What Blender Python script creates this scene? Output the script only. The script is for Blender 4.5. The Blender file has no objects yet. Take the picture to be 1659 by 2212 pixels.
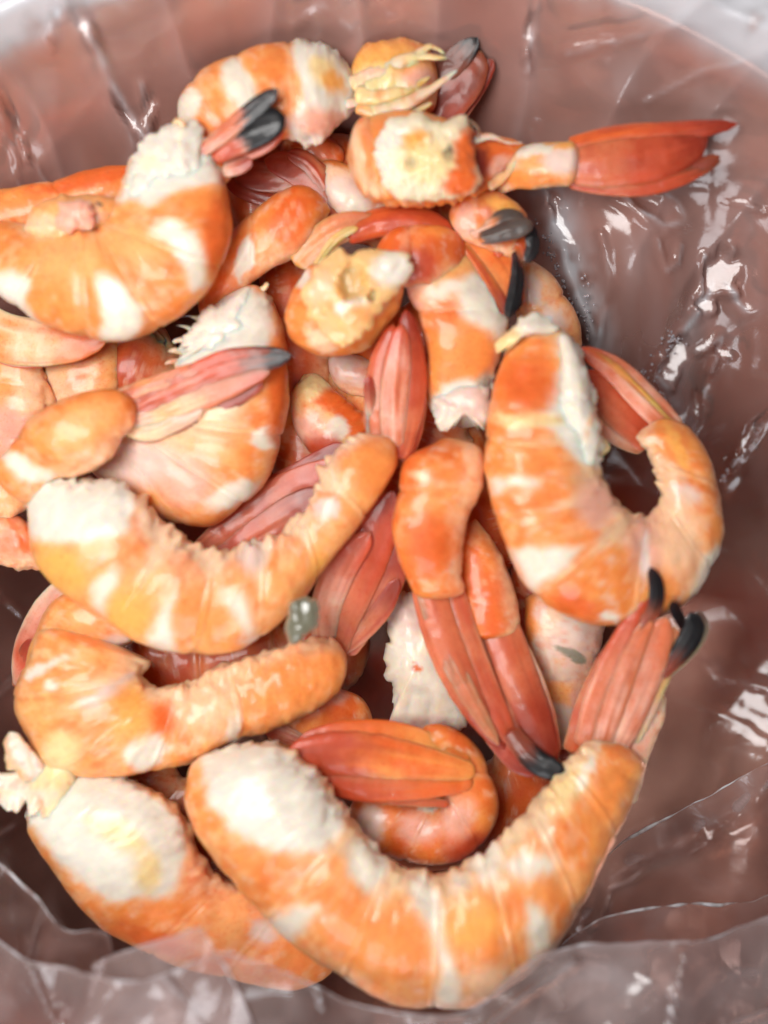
import bpy, math, random
import numpy as np
SC = bpy.context.scene
COL = SC.collection
U = 1e-4          # one layout unit is 0.1 mm
H = 2600.0        # the phone is 26 cm above the pile
CX, CY = 829.5, 1106.0

# ------------------------------------------------------------------ camera
cam = bpy.data.cameras.new('camera'); cam_o = bpy.data.objects.new('camera', cam); COL.objects.link(cam_o)
cam_o.location = (0, 0, H*U)
cam.sensor_fit = 'VERTICAL'; cam.sensor_height = 36.0
cam.lens = 36.0*H/2212.0
cam.clip_start = 0.01; cam.clip_end = 20
cam.dof.use_dof = True; cam.dof.focus_distance = (H+190)*U; cam.dof.aperture_fstop = 3.7
SC.camera = cam_o
# ------------------------------------------------------------------ world
w = bpy.data.worlds.new('World'); SC.world = w; w.use_nodes = True
bg = w.node_tree.nodes['Background']; bg.inputs[0].default_value = (0.95, 0.92, 0.92, 1); bg.inputs[1].default_value = 0.18
# ------------------------------------------------------------------ lamps
def area(name, loc, target, sx, sy, power, color):
    l = bpy.data.lights.new(name, 'AREA'); l.shape = 'RECTANGLE'; l.size = sx; l.size_y = sy
    l.energy = power; l.color = color
    o = bpy.data.objects.new(name, l); COL.objects.link(o); o.location = loc
    import mathutils
    d = mathutils.Vector(target)-mathutils.Vector(loc)
    o.rotation_euler = d.to_track_quat('-Z', 'Y').to_euler()
    return o
area('window_light', (-0.15, 0.05, 0.36), (-0.08, 0.04, 0), 0.21, 0.21, 2.15, (1.0, 0.98, 0.96))
area('viewer_side_fill', (-0.10, -0.50, 0.46), (0.0, 0.18, 0.01), 0.34, 0.30, 2.3, (0.94, 0.96, 1.0))  # added fill from the viewer's side, brightens the far wall and rim
SC.view_settings.view_transform = 'Standard'; SC.view_settings.look = 'None'
SC.view_settings.exposure = -0.12; SC.view_settings.gamma = 1.0
SC.cycles.max_bounces = 10; SC.cycles.transparent_max_bounces = 16
SC.cycles.caustics_reflective = False; SC.cycles.caustics_refractive = False

# ------------------------------------------------------------------ noise
def _h(ix, iy, iz):
    n = (ix*374761393 + iy*668265263 + iz*2147483647 + 1013904223) & 0xffffffff
    n = ((n ^ (n >> 13))*1274126177) & 0xffffffff
    n = ((n ^ (n >> 16))*2246822519) & 0xffffffff
    return ((n ^ (n >> 15)) & 0xffffff)/float(0xffffff)
def noise(x, y, z):
    x, y, z = np.broadcast_arrays(np.asarray(x, float), np.asarray(y, float), np.asarray(z, float))
    ix, iy, iz = np.floor(x).astype(np.int64), np.floor(y).astype(np.int64), np.floor(z).astype(np.int64)
    fx, fy, fz = x-ix, y-iy, z-iz
    fx, fy, fz = [f*f*(3-2*f) for f in (fx, fy, fz)]
    r = 0
    for a in (0, 1):
        for b in (0, 1):
            for c in (0, 1):
                wt = (fx if a else 1-fx)*(fy if b else 1-fy)*(fz if c else 1-fz)
                r = r+wt*_h(ix+a, iy+b, iz+c)
    return r*2-1
def fbm(x, y, z, o=3):
    r, a = 0, 1.0
    for i in range(o):
        r = r+a*noise(x*2**i+17*i, y*2**i+5*i, z*2**i+9*i); a *= 0.5
    return r/1.6
def sstep(a, b, x):
    t = np.clip((x-a)/(b-a), 0, 1); return t*t*(3-2*t)
def mix(a, b, t):
    t = np.asarray(t)[..., None]; return a*(1-t)+b*t

PAL = dict(
    o=(0.82, 0.285, 0.070), O=(0.74, 0.150, 0.026), l=(0.86, 0.40, 0.145), p=(0.86, 0.53, 0.32), w=(0.77, 0.68, 0.56),
    m=(0.75, 0.68, 0.58), y=(0.85, 0.40, 0.10), k=(0.78, 0.40, 0.29), K=(0.74, 0.55, 0.47), r=(0.26, 0.026, 0.010),
    R=(0.50, 0.075, 0.026), t=(0.62, 0.17, 0.075), b=(0.006, 0.005, 0.006), c=(0.80, 0.60, 0.30), g=(0.30, 0.27, 0.20), h=(0.76, 0.47, 0.20), q=(0.78, 0.66, 0.46), e=(0.085, 0.06, 0.05), n=(0.22,0.05,0.02))
PAL = {k: np.array(v) for k, v in PAL.items()}

# ------------------------------------------------------------------ materials
def nodes(m):
    m.use_nodes = True; t = m.node_tree
    return t, t.nodes, t.links
def flesh_material(name, sss, rough, coat, bumpscale):
    m = bpy.data.materials.new(name); t, N, L = nodes(m)
    p = N['Principled BSDF']
    at = N.new('ShaderNodeAttribute'); at.attribute_name = 'Col'
    tc = N.new('ShaderNodeTexCoord')
    n1 = N.new('ShaderNodeTexNoise'); n1.inputs['Scale'].default_value = 260; n1.inputs['Detail'].default_value = 5
    L.new(tc.outputs['Object'], n1.inputs['Vector'])
    mr = N.new('ShaderNodeMapRange'); mr.inputs[1].default_value = 0.3; mr.inputs[2].default_value = 0.7
    mr.inputs[3].default_value = 0.92; mr.inputs[4].default_value = 1.05
    L.new(n1.outputs['Fac'], mr.inputs[0])
    mx = N.new('ShaderNodeVectorMath'); mx.operation = 'SCALE'
    L.new(at.outputs['Color'], mx.inputs[0]); L.new(mr.outputs[0], mx.inputs['Scale'])
    n4 = N.new('ShaderNodeTexNoise'); n4.inputs['Scale'].default_value = 1500; n4.inputs['Detail'].default_value = 2
    L.new(tc.outputs['Object'], n4.inputs['Vector'])
    r4 = N.new('ShaderNodeMapRange'); r4.inputs[1].default_value = 0.54; r4.inputs[2].default_value = 0.68; r4.inputs[3].default_value = 0.0; r4.inputs[4].default_value = 0.45 if name != 'torn_white_meat' else 0.12
    L.new(n4.outputs['Fac'], r4.inputs[0])
    sb = N.new('ShaderNodeSeparateColor'); L.new(at.outputs['Color'], sb.inputs[0])
    sg = N.new('ShaderNodeMapRange'); sg.inputs[1].default_value = 0.15; sg.inputs[2].default_value = 0.5; sg.inputs[3].default_value = 1.0; sg.inputs[4].default_value = 0.0
    L.new(sb.outputs[2], sg.inputs[0]); sq = N.new('ShaderNodeMath'); sq.operation = 'MULTIPLY'
    L.new(sg.outputs[0], sq.inputs[0]); L.new(r4.outputs[0], sq.inputs[1])
    sp = N.new('ShaderNodeMix'); sp.data_type = 'RGBA'; sp.blend_type = 'MULTIPLY'; sp.inputs[7].default_value = (0.95, 0.55, 0.35, 1)
    L.new(sq.outputs[0], sp.inputs[0]); L.new(mx.outputs[0], sp.inputs[6]); L.new(sp.outputs[2], p.inputs['Base Color'])
    n2 = N.new('ShaderNodeTexNoise'); n2.inputs['Scale'].default_value = 380; n2.inputs['Detail'].default_value = 6; n2.inputs['Distortion'].default_value = 0.6
    L.new(tc.outputs['Object'], n2.inputs['Vector'])
    bp = N.new('ShaderNodeBump'); bp.inputs['Strength'].default_value = bumpscale; bp.inputs['Distance'].default_value = 0.0006
    L.new(n2.outputs['Fac'], bp.inputs['Height']); L.new(bp.outputs[0], p.inputs['Normal'])
    r2 = N.new('ShaderNodeMapRange'); r2.inputs[1].default_value = 0.3; r2.inputs[2].default_value = 0.75
    r2.inputs[3].default_value = rough-0.10; r2.inputs[4].default_value = rough+0.12
    L.new(n1.outputs['Fac'], r2.inputs[0]); L.new(r2.outputs[0], p.inputs['Roughness'])
    p.inputs['Subsurface Weight'].default_value = sss
    p.inputs['Subsurface Radius'].default_value = (1.0, 0.35, 0.15)
    p.inputs['Subsurface Scale'].default_value = 0.0026
    p.inputs['IOR'].default_value = 1.38
    p.inputs['Coat Weight'].default_value = coat; p.inputs['Coat Roughness'].default_value = 0.10
    return m
M_BODY = flesh_material('shrimp_flesh', 1.0, 0.42, 0.28, 0.22)
M_FIN = flesh_material('shrimp_tail_shell', 0.9, 0.40, 0.18, 0.10)
M_MEAT = flesh_material('torn_white_meat', 1.0, 0.42, 0.26, 0.30)

def film_material(name='clear_plastic_film', h0=0.03, h1=0.10, tint=(0.83, 0.445, 0.375)):
    m = bpy.data.materials.new(name); t, N, L = nodes(m)
    N.remove(N['Principled BSDF']); out = N['Material Output']
    tr = N.new('ShaderNodeBsdfTransparent'); tr.inputs[0].default_value = (0.95, 0.88, 0.865, 1)
    df = N.new('ShaderNodeBsdfDiffuse'); df.inputs[0].default_value = (*tint, 1)
    tl = N.new('ShaderNodeBsdfTranslucent'); tl.inputs[0].default_value = (*tint, 1)
    gl = N.new('ShaderNodeBsdfGlossy'); gl.inputs['Roughness'].default_value = 0.15
    md = N.new('ShaderNodeMixShader'); md.inputs[0].default_value = 0.4
    L.new(df.outputs[0], md.inputs[1]); L.new(tl.outputs[0], md.inputs[2])
    m1 = N.new('ShaderNodeMixShader')
    tc = N.new('ShaderNodeTexCoord')
    nz = N.new('ShaderNodeTexNoise'); nz.inputs['Scale'].default_value = 30; nz.inputs['Detail'].default_value = 4
    L.new(tc.outputs['Object'], nz.inputs['Vector'])
    mr = N.new('ShaderNodeMapRange'); mr.inputs[1].default_value = 0.35; mr.inputs[2].default_value = 0.7
    mr.inputs[3].default_value = h0; mr.inputs[4].default_value = h1
    L.new(nz.outputs['Fac'], mr.inputs[0])
    at = N.new('ShaderNodeAttribute'); at.attribute_name = 'Col'        # red: whitening that paints crease highlights and rim glow; green: brightening haze
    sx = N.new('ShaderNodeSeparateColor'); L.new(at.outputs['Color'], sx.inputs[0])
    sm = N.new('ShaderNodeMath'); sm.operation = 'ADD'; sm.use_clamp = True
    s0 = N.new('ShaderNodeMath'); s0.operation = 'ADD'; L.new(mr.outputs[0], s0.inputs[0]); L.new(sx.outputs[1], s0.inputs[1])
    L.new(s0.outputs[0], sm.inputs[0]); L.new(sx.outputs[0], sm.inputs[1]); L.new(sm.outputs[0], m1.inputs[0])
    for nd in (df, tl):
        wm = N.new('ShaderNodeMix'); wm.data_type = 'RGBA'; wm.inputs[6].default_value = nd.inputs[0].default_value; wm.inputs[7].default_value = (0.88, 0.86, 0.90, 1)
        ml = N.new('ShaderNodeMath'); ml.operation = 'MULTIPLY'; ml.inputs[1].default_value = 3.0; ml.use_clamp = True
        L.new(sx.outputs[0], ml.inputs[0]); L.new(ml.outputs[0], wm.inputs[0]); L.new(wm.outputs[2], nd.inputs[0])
    L.new(tr.outputs[0], m1.inputs[1]); L.new(md.outputs[0], m1.inputs[2])
    fr = N.new('ShaderNodeFresnel'); fr.inputs[0].default_value = 1.5
    ad = N.new('ShaderNodeMath'); ad.operation = 'MULTIPLY_ADD'; ad.inputs[1].default_value = 0.9; ad.inputs[2].default_value = 0.02; ad.use_clamp = True
    L.new(fr.outputs[0], ad.inputs[0])
    m2 = N.new('ShaderNodeMixShader'); L.new(ad.outputs[0], m2.inputs[0])
    L.new(m1.outputs[0], m2.inputs[1]); L.new(gl.outputs[0], m2.inputs[2])
    n3 = N.new('ShaderNodeTexNoise'); n3.inputs['Scale'].default_value = 120; n3.inputs['Detail'].default_value = 3; n3.inputs['Distortion'].default_value = 1.5
    L.new(tc.outputs['Object'], n3.inputs['Vector'])
    bp = N.new('ShaderNodeBump'); bp.inputs['Strength'].default_value = 0.06; bp.inputs['Distance'].default_value = 0.002
    L.new(n3.outputs['Fac'], bp.inputs['Height'])
    for n in (gl, fr): L.new(bp.outputs[0], n.inputs['Normal'])
    L.new(m2.outputs[0], out.inputs['Surface'])
    return m
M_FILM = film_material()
def steel_material():
    m = bpy.data.materials.new('brushed_steel'); t, N, L = nodes(m); p = N['Principled BSDF']
    p.inputs['Metallic'].default_value = 1.0; p.inputs['Base Color'].default_value = (0.58, 0.38, 0.31, 1)
    tc = N.new('ShaderNodeTexCoord')
    nz = N.new('ShaderNodeTexNoise'); nz.inputs['Scale'].default_value = 60; nz.inputs['Detail'].default_value = 6
    L.new(tc.outputs['Object'], nz.inputs['Vector'])
    mr = N.new('ShaderNodeMapRange'); mr.inputs[3].default_value = 0.12; mr.inputs[4].default_value = 0.20
    L.new(nz.outputs['Fac'], mr.inputs[0]); L.new(mr.outputs[0], p.inputs['Roughness'])
    return m
M_STEEL = steel_material()
def plain(name, col, rough, **kw):
    m = bpy.data.materials.new(name); t, N, L = nodes(m); p = N['Principled BSDF']
    nz = N.new('ShaderNodeTexNoise'); nz.inputs['Scale'].default_value = 25; nz.inputs['Detail'].default_value = 6
    tc = N.new('ShaderNodeTexCoord'); L.new(tc.outputs['Object'], nz.inputs['Vector'])
    mc = N.new('ShaderNodeMix'); mc.data_type = 'RGBA'
    mc.inputs[6].default_value = (*[c*0.75 for c in col], 1); mc.inputs[7].default_value = (*[min(1, c*1.2) for c in col], 1)
    L.new(nz.outputs['Fac'], mc.inputs[0]); L.new(mc.outputs[2], p.inputs['Base Color'])
    p.inputs['Roughness'].default_value = rough
    for k, v in kw.items(): p.inputs[k].default_value = v
    return m

# ------------------------------------------------------------------ geometry helpers
def W(px, py, z):
    k = (H-z)/H
    return np.stack([(px-CX)*k*U, -(py-CY)*k*U, z*U], -1)
def spline(pts, n):
    """resample a polyline of rows with Catmull-Rom, even in arc length of the first two columns"""
    P = np.array(pts, float)
    if len(P) == 2: P = np.array([P[0], (P[0]+P[1])/2, P[1]])
    Q = np.vstack([2*P[0]-P[1], P, 2*P[-1]-P[-2]])
    out = []
    for i in range(len(P)-1):
        t = np.linspace(0, 1, 24, endpoint=False)[:, None]
        a, b, c, d = Q[i], Q[i+1], Q[i+2], Q[i+3]
        out.append(0.5*((2*b)+(c-a)*t+(2*a-5*b+4*c-d)*t**2+(3*b-a-3*c+d)*t**3))
    out.append(P[-1:]); F = np.vstack(out)
    return F
def resample(F, key, n):
    d = np.r_[0, np.cumsum(np.linalg.norm(np.diff(key, axis=0), axis=1))]
    s = np.linspace(0, d[-1], n)
    return np.stack([np.interp(s, d, F[:, j]) for j in range(F.shape[1])], 1), s
def polydist(px, py, poly):
    """signed distance (negative inside)"""
    P = np.array(poly, float); Q = np.roll(P, -1, 0)
    d = np.full(px.shape, 1e9); ins = np.zeros(px.shape, bool)
    for (ax, ay), (bx, by) in zip(P, Q):
        ex, ey = bx-ax, by-ay; wx, wy = px-ax, py-ay
        t = np.clip((wx*ex+wy*ey)/(ex*ex+ey*ey+1e-9), 0, 1)
        d = np.minimum(d, np.hypot(wx-t*ex, wy-t*ey))
        c = (ay <= py) != (by <= py)
        xi = ax+(py-ay)*ex/(ey if abs(ey) > 1e-9 else 1e-9)
        ins ^= c & (px < xi)
    return np.where(ins, -d, d)
def linedist(px, py, pl):
    d = np.full(px.shape, 1e9)
    for (ax, ay), (bx, by) in zip(pl[:-1], pl[1:]):
        ex, ey = bx-ax, by-ay; wx, wy = px-ax, py-ay
        t = np.clip((wx*ex+wy*ey)/(ex*ex+ey*ey+1e-9), 0, 1)
        d = np.minimum(d, np.hypot(wx-t*ex, wy-t*ey))
    return d
def paint(col, px, py, z, patches, seed):
    """natural markings of the flesh: every patch is (colour, ellipse or polygon)"""
    mw = np.zeros(px.shape)
    nz = fbm(px/34+seed, py/34, z/34, 3); n2 = fbm(px/11, py/11+seed, z/11, 2)
    for pt in patches:
        k = pt[0]
        if isinstance(pt[1], list):
            d = polydist(px, py, pt[1]); soft = (pt[2] if len(pt) > 2 else 5)*2.4
            wgt = sstep(soft, -soft, d+nz*13+n2*5)
            if k in 'wmK': col = mix(col, PAL['l'], 0.6*sstep(24, -6, d+nz*13+n2*5))
        else:
            cx, cy, rx, ry, a = pt[1:6]; a = math.radians(a); soft = pt[6] if len(pt) > 6 else 0.2
            dx, dy = px-cx, py-cy
            u = (dx*math.cos(a)+dy*math.sin(a))/rx; v = (-dx*math.sin(a)+dy*math.cos(a))/ry
            q = np.hypot(u, v)
            wgt = sstep(1+soft, 1-soft, q+(nz*13+n2*5)/max(10, min(rx, ry)))
        col = mix(col, PAL[k]*(1+0.10*n2[..., None]), wgt)
        if k in 'mcqh': mw = np.maximum(mw, wgt)
        elif k != 'K': mw = mw*(1-wgt)
    return col, mw
def mk(name, V, F, C, mat, root=None, origin=None):
    me = bpy.data.meshes.new(name)
    if origin is not None: V = V-np.array(origin)
    me.vertices.add(len(V)); me.vertices.foreach_set('co', V.astype(np.float32).ravel())
    F = np.asarray(F); nf = len(F)
    me.loops.add(nf*4); me.loops.foreach_set('vertex_index', F.astype(np.int32).ravel())
    me.polygons.add(nf); me.polygons.foreach_set('loop_start', np.arange(0, nf*4, 4, dtype=np.int32))
    me.polygons.foreach_set('use_smooth', np.ones(nf, bool))
    me.update(calc_edges=True); me.validate()
    if C is not None:
        a = me.color_attributes.new('Col', 'FLOAT_COLOR', 'POINT')
        a.data.foreach_set('color', np.c_[np.clip(C, 0, 1), np.ones(len(C))].astype(np.float32).ravel())
    me.materials.append(mat)
    o = bpy.data.objects.new(name, me); COL.objects.link(o)
    if root is not None: o.parent = root
    return o
def ringfaces(n, m, off=0):
    i = np.arange(n-1)[:, None]; j = np.arange(m)[None, :]; j2 = (j+1) % m
    a = i*m+j; b = i*m+j2; c = (i+1)*m+j2; d = (i+1)*m+j
    return np.stack([a+0*b, d+0*b, c+0*a, b+0*a], -1).reshape(-1, 4)+off

_seed = [0]
def nextseed():
    _seed[0] += 1; return _seed[0]*13.37

def sweep(name, ribs, mat, root=None, origin=None, m=56, step=4.5, flat=0.70, caps=(0.35, 0.35), base='o', base2='l', vent='p',
          segs=(), patches=(), lump=2.2, ragged=9.0, fin=0, grad=None, tone=0.0, groove=5.0, scallop=0.0, ventw=0.35):
    """closed tube through ribs (ax, ay, bx, by, z[, flatness]); A is the back (outer) edge, B the belly edge"""
    sd = nextseed()
    R = np.array([list(r)+([flat] if len(r) == 5 else []) for r in ribs], float)
    F = spline(R, 0)
    key = np.stack([(F[:, 0]+F[:, 2])/2, (F[:, 1]+F[:, 3])/2], 1)
    tot = np.linalg.norm(np.diff(key, axis=0), axis=1).sum()
    outer = np.linalg.norm(np.diff(F[:, :2], axis=0), axis=1).sum()
    n = int(max(14, max(tot, outer)/step))
    key2 = np.c_[F[:, 0]*0.5+key[:, 0]*0.5, F[:, 1]*0.5+key[:, 1]*0.5] if outer > tot else key
    G, s = resample(F, key2, n)
    s = s/s[-1]; L = max(tot, outer)
    A, B, zc, fl = G[:, :2], G[:, 2:4], G[:, 4], G[:, 5]
    C = (A+B)/2; wv = (A-B)/2; hw = np.linalg.norm(wv, axis=1)+1e-6; dr = wv/hw[:, None]
    hmean = hw.mean()
    # end caps
    c0, c1 = caps[0]*2*hmean/L, caps[1]*2*hmean/L
    f = np.ones(n)
    if c0 > 0: u = np.clip(s/c0, 0, 1); f *= np.sqrt(np.clip(1-(1-u)**2, 0, 1))
    if c1 > 0: u = np.clip((1-s)/c1, 0, 1); f *= np.sqrt(np.clip(1-(1-u)**2, 0, 1))
    f = np.maximum(f, 0.02)
    th = np.linspace(0, 2*np.pi, m, endpoint=False)
    ct, st = np.cos(th), np.sin(th)
    S2 = np.repeat(s[:, None], m, 1); CT = np.repeat(ct[None], n, 0); ST = np.repeat(st[None], n, 0)
    e = 0.92 if fin else 0.82
    sx = np.sign(CT)*np.abs(CT)**e; sz = np.sign(ST)*np.abs(ST)**e
    sz = sz*(1-0.16*sstep(0.1, -1, CT))
    HW = (hw*f)[:, None]; DZ = (hw*fl*f)[:, None]
    px = C[:, 0:1]+dr[:, 0:1]*HW*sx; py = C[:, 1:2]+dr[:, 1:2]*HW*sx; z = zc[:, None]+DZ*sz
    # ---- colour
    nb = fbm(px/70+sd, py/70, z/70, 3)
    col = mix(np.broadcast_to(PAL[base], px.shape+(3,)), PAL[base2], sstep(-0.35, 0.55, nb+tone))
    mw = np.zeros(px.shape)
    seglist = list(segs)
    D = np.zeros(px.shape)
    if fin:
        across = sx*fin
        st1 = noise(across*3.1+sd, S2*2.2, 0); st2 = noise(across*8+sd, S2*3.0, 3.3)
        col = mix(col, PAL[base2], sstep(0.0, 0.7, st1*0.7+st2*0.5))
        ln = noise(across*13+sd, S2*1.6, 5.1)
        col = mix(col, PAL['k'], 0.18*sstep(0.72, 0.98, np.abs(sx))*sstep(1, .5, S2))
        col = mix(col, PAL['r'], 0.28*sstep(0.25, 0.8, ln))
        D += 0.7*st1*(1-S2*0.3)+0.2*st2-0.25*sstep(0.25, 0.8, ln)
        # raised midrib and side ribs
        for cc, ww, hh in ((0, 0.22, 1.2), (0.55, 0.12, 0.3), (-0.55, 0.12, 0.3)):
            D += hh*np.exp(-((sx-cc)/ww)**2)*sstep(0.95, 0.5, S2)*np.where(ST != 0, 1, 0)
        if grad is not None:
            for kk, a, b in grad:
                col = mix(col, PAL[kk]*(1+0.15*st1[..., None]), sstep(a, b, S2+0.09*st1+0.07*st2+0.03*noise(px/9, py/9, 0)+0.04*np.abs(sx)))
    else:
        # belly side is paler
        vw = sstep(-0.1, -0.95, CT+0.35*nb)
        col = mix(col, PAL[vent], vw*ventw/0.35*0.75)
        # thin paler/darker lines where the plates overlap
        if seglist:
            ed = np.r_[-0.02, seglist, 1.02]; k_ = np.clip(np.searchsorted(ed, S2.ravel()).reshape(S2.shape), 1, len(ed)-1)
            fr = (S2-ed[k_-1])/(ed[k_]-ed[k_-1]); D += 6.5*(np.sin(np.pi*np.clip(fr, 0, 1))**0.6-0.6)*sstep(-1.0, -0.2, CT)
            col = mix(col, PAL['O'], 0.22*np.exp(-((fr-0.85)/0.14)**2)); col = mix(col, PAL['l'], 0.30*np.exp(-((fr-0.12)/0.12)**2))
        for q in seglist:
            q2 = q+0.012*np.sin(th)[None]+0.008*nb
            dd = (S2-q2)*L
            D += groove*(sstep(-1, -60, dd)*0-np.exp(-np.clip(dd, 0, None)/16.0)*(dd > 0)*1.0+np.exp(np.clip(dd, None, 0)/26.0)*(dd <= 0)*0.55)*sstep(-0.9, 0.0, CT)*(0.6+0.6*nb)
            col = mix(col, PAL['O'], 0.10*np.exp(-((dd-3)/5.0)**2))
            col = mix(col, PAL['p'], 0.30*np.exp(-((dd+7)/7.0)**2))
    n9 = fbm(px/9, py/9+sd, z/9, 2)
    col = col*(1+0.035*n9[..., None])
    # yellowish or reddish mottling
    col = mix(col, PAL['y'], 0.35*sstep(0.15, 0.7, fbm(px/40, py/40+sd*2, z/40+7, 2)) if not fin else 0*nb)
    col = mix(col, PAL['O'], 0.40*sstep(0.15, 0.7, fbm(px/30+5, py/30-sd, z/30+2, 3)) if not fin else 0*nb)
    if not fin:
        # fine marbling: pale veils and deeper flecks in the cooked skin
        v1 = fbm(px/17+sd*3, py/17, z/17, 3); v2 = fbm(px/45+sd, py/45, z/45+4, 3)
        col = mix(col, PAL['p'], 0.34*sstep(0.12, 0.42, v1+0.6*v2))
        col = mix(col, PAL['O'], 0.34*sstep(0.12, 0.45, -v1+0.5*v2))
        col = mix(col, PAL['K'], 0.45*np.exp(-(v2/0.035)**2)*sstep(-.2, .3, v1))
        if scallop and seglist:
            q_ = CT+0.55*v2+0.55*(1-np.exp(-((fr-0.06)/0.16)**2)-np.exp(-((fr-1.02)/0.16)**2))
            col = mix(col, PAL['c']*0.5+PAL['K']*0.5, scallop*sstep(0.15, -0.35, q_))
    col, mw = paint(col, px, py, z, patches, sd)
    # ---- relief
    if not fin:
        ws = S2*L+14*noise(px/45, py/45+sd, 0); cr_ = 1-np.abs(fbm(ws/52.0+sd, CT*1.6, ST*1.2, 1)*2.6); cr2 = 1-np.abs(noise(ws/13.0+sd*2, CT*2.2, ST*1.6)*2.2)
        vm = sstep(0.45, -0.75, CT+0.3*noise(S2*L/60, sd, 0))
        D += vm*sstep(-.6, .4, fbm(px/70+sd, py/70, 1, 2))*(2.0*np.clip(cr_, -0.3, 1)-0.8+3.2*fbm(px/20+sd, py/20, z/20, 2))*min(1.0, hmean/70)
    D += lump*fbm(px/26+sd, py/26, z/26, 3)+0.12*lump*n9+(0 if fin else 6.0)*fbm(px/75+sd, py/75, z/75, 2)
    D += mw*(5.0*np.abs(fbm(px/22, py/22+sd, z/22, 3))+1.0*n9-1.5)+mw*15.0*fbm(px/17+sd, py/17, z/17, 3)*np.maximum(np.abs(sx)**6, 1-f[:, None])
    if not fin and ragged:
        rg = np.clip(fbm(px/24+sd, py/24, z/30, 3)*1.5-0.1, -0.15, 1)
        lob = np.abs(fbm(px/30+sd, py/30, z/50, 2))*2.4-0.35
        fr_ = np.clip(fbm(px/13+sd, py/13, z/16, 2)*1.5, 0, 1)
        D += ragged*(0.95*lob+0.7*fr_*sstep(-.2, .4, noise(S2*L/70+sd, 0, 0)))*sstep(-0.35, -0.95, CT)*f[:, None]
    D *= np.minimum(1, f[:, None]*1.5)
    px = px+dr[:, 0:1]*D*sx; py = py+dr[:, 1:2]*D*sx; z = z+D*sz
    V = W(px, py, z).reshape(-1, 3); Cc = col.reshape(-1, 3)
    Fc = ringfaces(n, m)
    # close the ends
    V = np.vstack([V, V[:m].mean(0), V[-m:].mean(0)]); Cc = np.vstack([Cc, Cc[:m].mean(0), Cc[-m:].mean(0)])
    j = np.arange(0, m, 2); a, b, c = j, (j+1) % m, (j+2) % m
    k0 = n*m; k1 = n*m+1; o1 = (n-1)*m
    Fc = np.vstack([Fc, np.stack([np.full_like(j, k0), a, b, c], -1), np.stack([np.full_like(j, k1), c+o1, b+o1, a+o1], -1)])
    return mk(name, V, Fc, Cc, mat, root, origin)

def blob(name, poly, z, thick, mat, root=None, origin=None, base='m', patches=(), lump=9.0, jag=10.0, under=0.7, nr=34, na=150, dents=(), fiber=0, flatp=0.5, grain=16):
    """lumpy closed piece with a ragged outline"""
    sd = nextseed()
    P = np.array(poly, float); c = P.mean(0)
    PP = np.vstack([P, P[:1]]); sp = spline(PP, 0)
    ang = np.arctan2(sp[:, 1]-c[1], sp[:, 0]-c[0]); rr = np.hypot(sp[:, 1]-c[1], sp[:, 0]-c[0])
    o = np.argsort(ang); ang, rr = ang[o], rr[o]
    A = np.linspace(-np.pi, np.pi, na, endpoint=False)
    R = np.interp(A, np.r_[ang-2*np.pi, ang, ang+2*np.pi], np.r_[rr, rr, rr])
    ex, ey = c[0]+R*np.cos(A), c[1]+R*np.sin(A)
    J = jag*(fbm(ex/20+sd, ey/20, 0, 3)*1.3)
    T = np.linspace(0.0, 1.0, nr)
    phi = T*np.pi/2
    rows = []
    for side in (1, -1):
        tt = phi if side == 1 else phi[::-1][1:]
        for p in tt: rows.append((math.sin(p), side*math.cos(p)**(2*flatp)*(1 if side == 1 else under)))
    rows = np.array(rows); n = len(rows)
    rad = np.maximum(rows[:, 0:1], 0.004)
    RR = R*rad+J*rad**6
    px = c[0]+RR*np.cos(A); py = c[1]+RR*np.sin(A); zz = z+thick*rows[:, 1:2]+0*px
    col = np.broadcast_to(PAL[base], px.shape+(3,))
    n9 = fbm(px/9, py/9+sd, zz/9, 2); n30 = fbm(px/38+sd, py/38, zz/38, 2)
    col = mix(col, PAL['c'], 0.40*sstep(0.05, 0.8, n30+0.2*n9)); col = col*(1+0.03*n9[..., None])
    col, mw = paint(col, px, py, zz, patches, sd)
    D = 0.7*lump*(np.abs(fbm(px/(grain*2.2)+sd, py/(grain*2.2), 0*zz+1, 2))*1.6-0.4)+0.03*lump*n9+1.2*lump*fbm(px/60+sd, py/60, 0, 2)
    if fiber:
        fa = math.radians(fiber); u = px*math.cos(fa)+py*math.sin(fa); v = -px*math.sin(fa)+py*math.cos(fa)
        D += 1.3*noise(u/70, v/11+sd, 0)
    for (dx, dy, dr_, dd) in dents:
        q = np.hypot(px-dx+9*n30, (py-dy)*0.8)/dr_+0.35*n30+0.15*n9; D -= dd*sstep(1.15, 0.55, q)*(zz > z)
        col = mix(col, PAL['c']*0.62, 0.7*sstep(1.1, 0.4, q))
    up = np.sign(rows[:, 1:2]+1e-6)*np.minimum(1, np.abs(rows[:, 1:2])*3+0.1)
    zz = zz+D*up*(rad < 0.999)
    V = W(px, py, zz).reshape(-1, 3)
    return mk(name, V, ringfaces(n, na), col.reshape(-1, 3), mat, root, origin)

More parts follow.
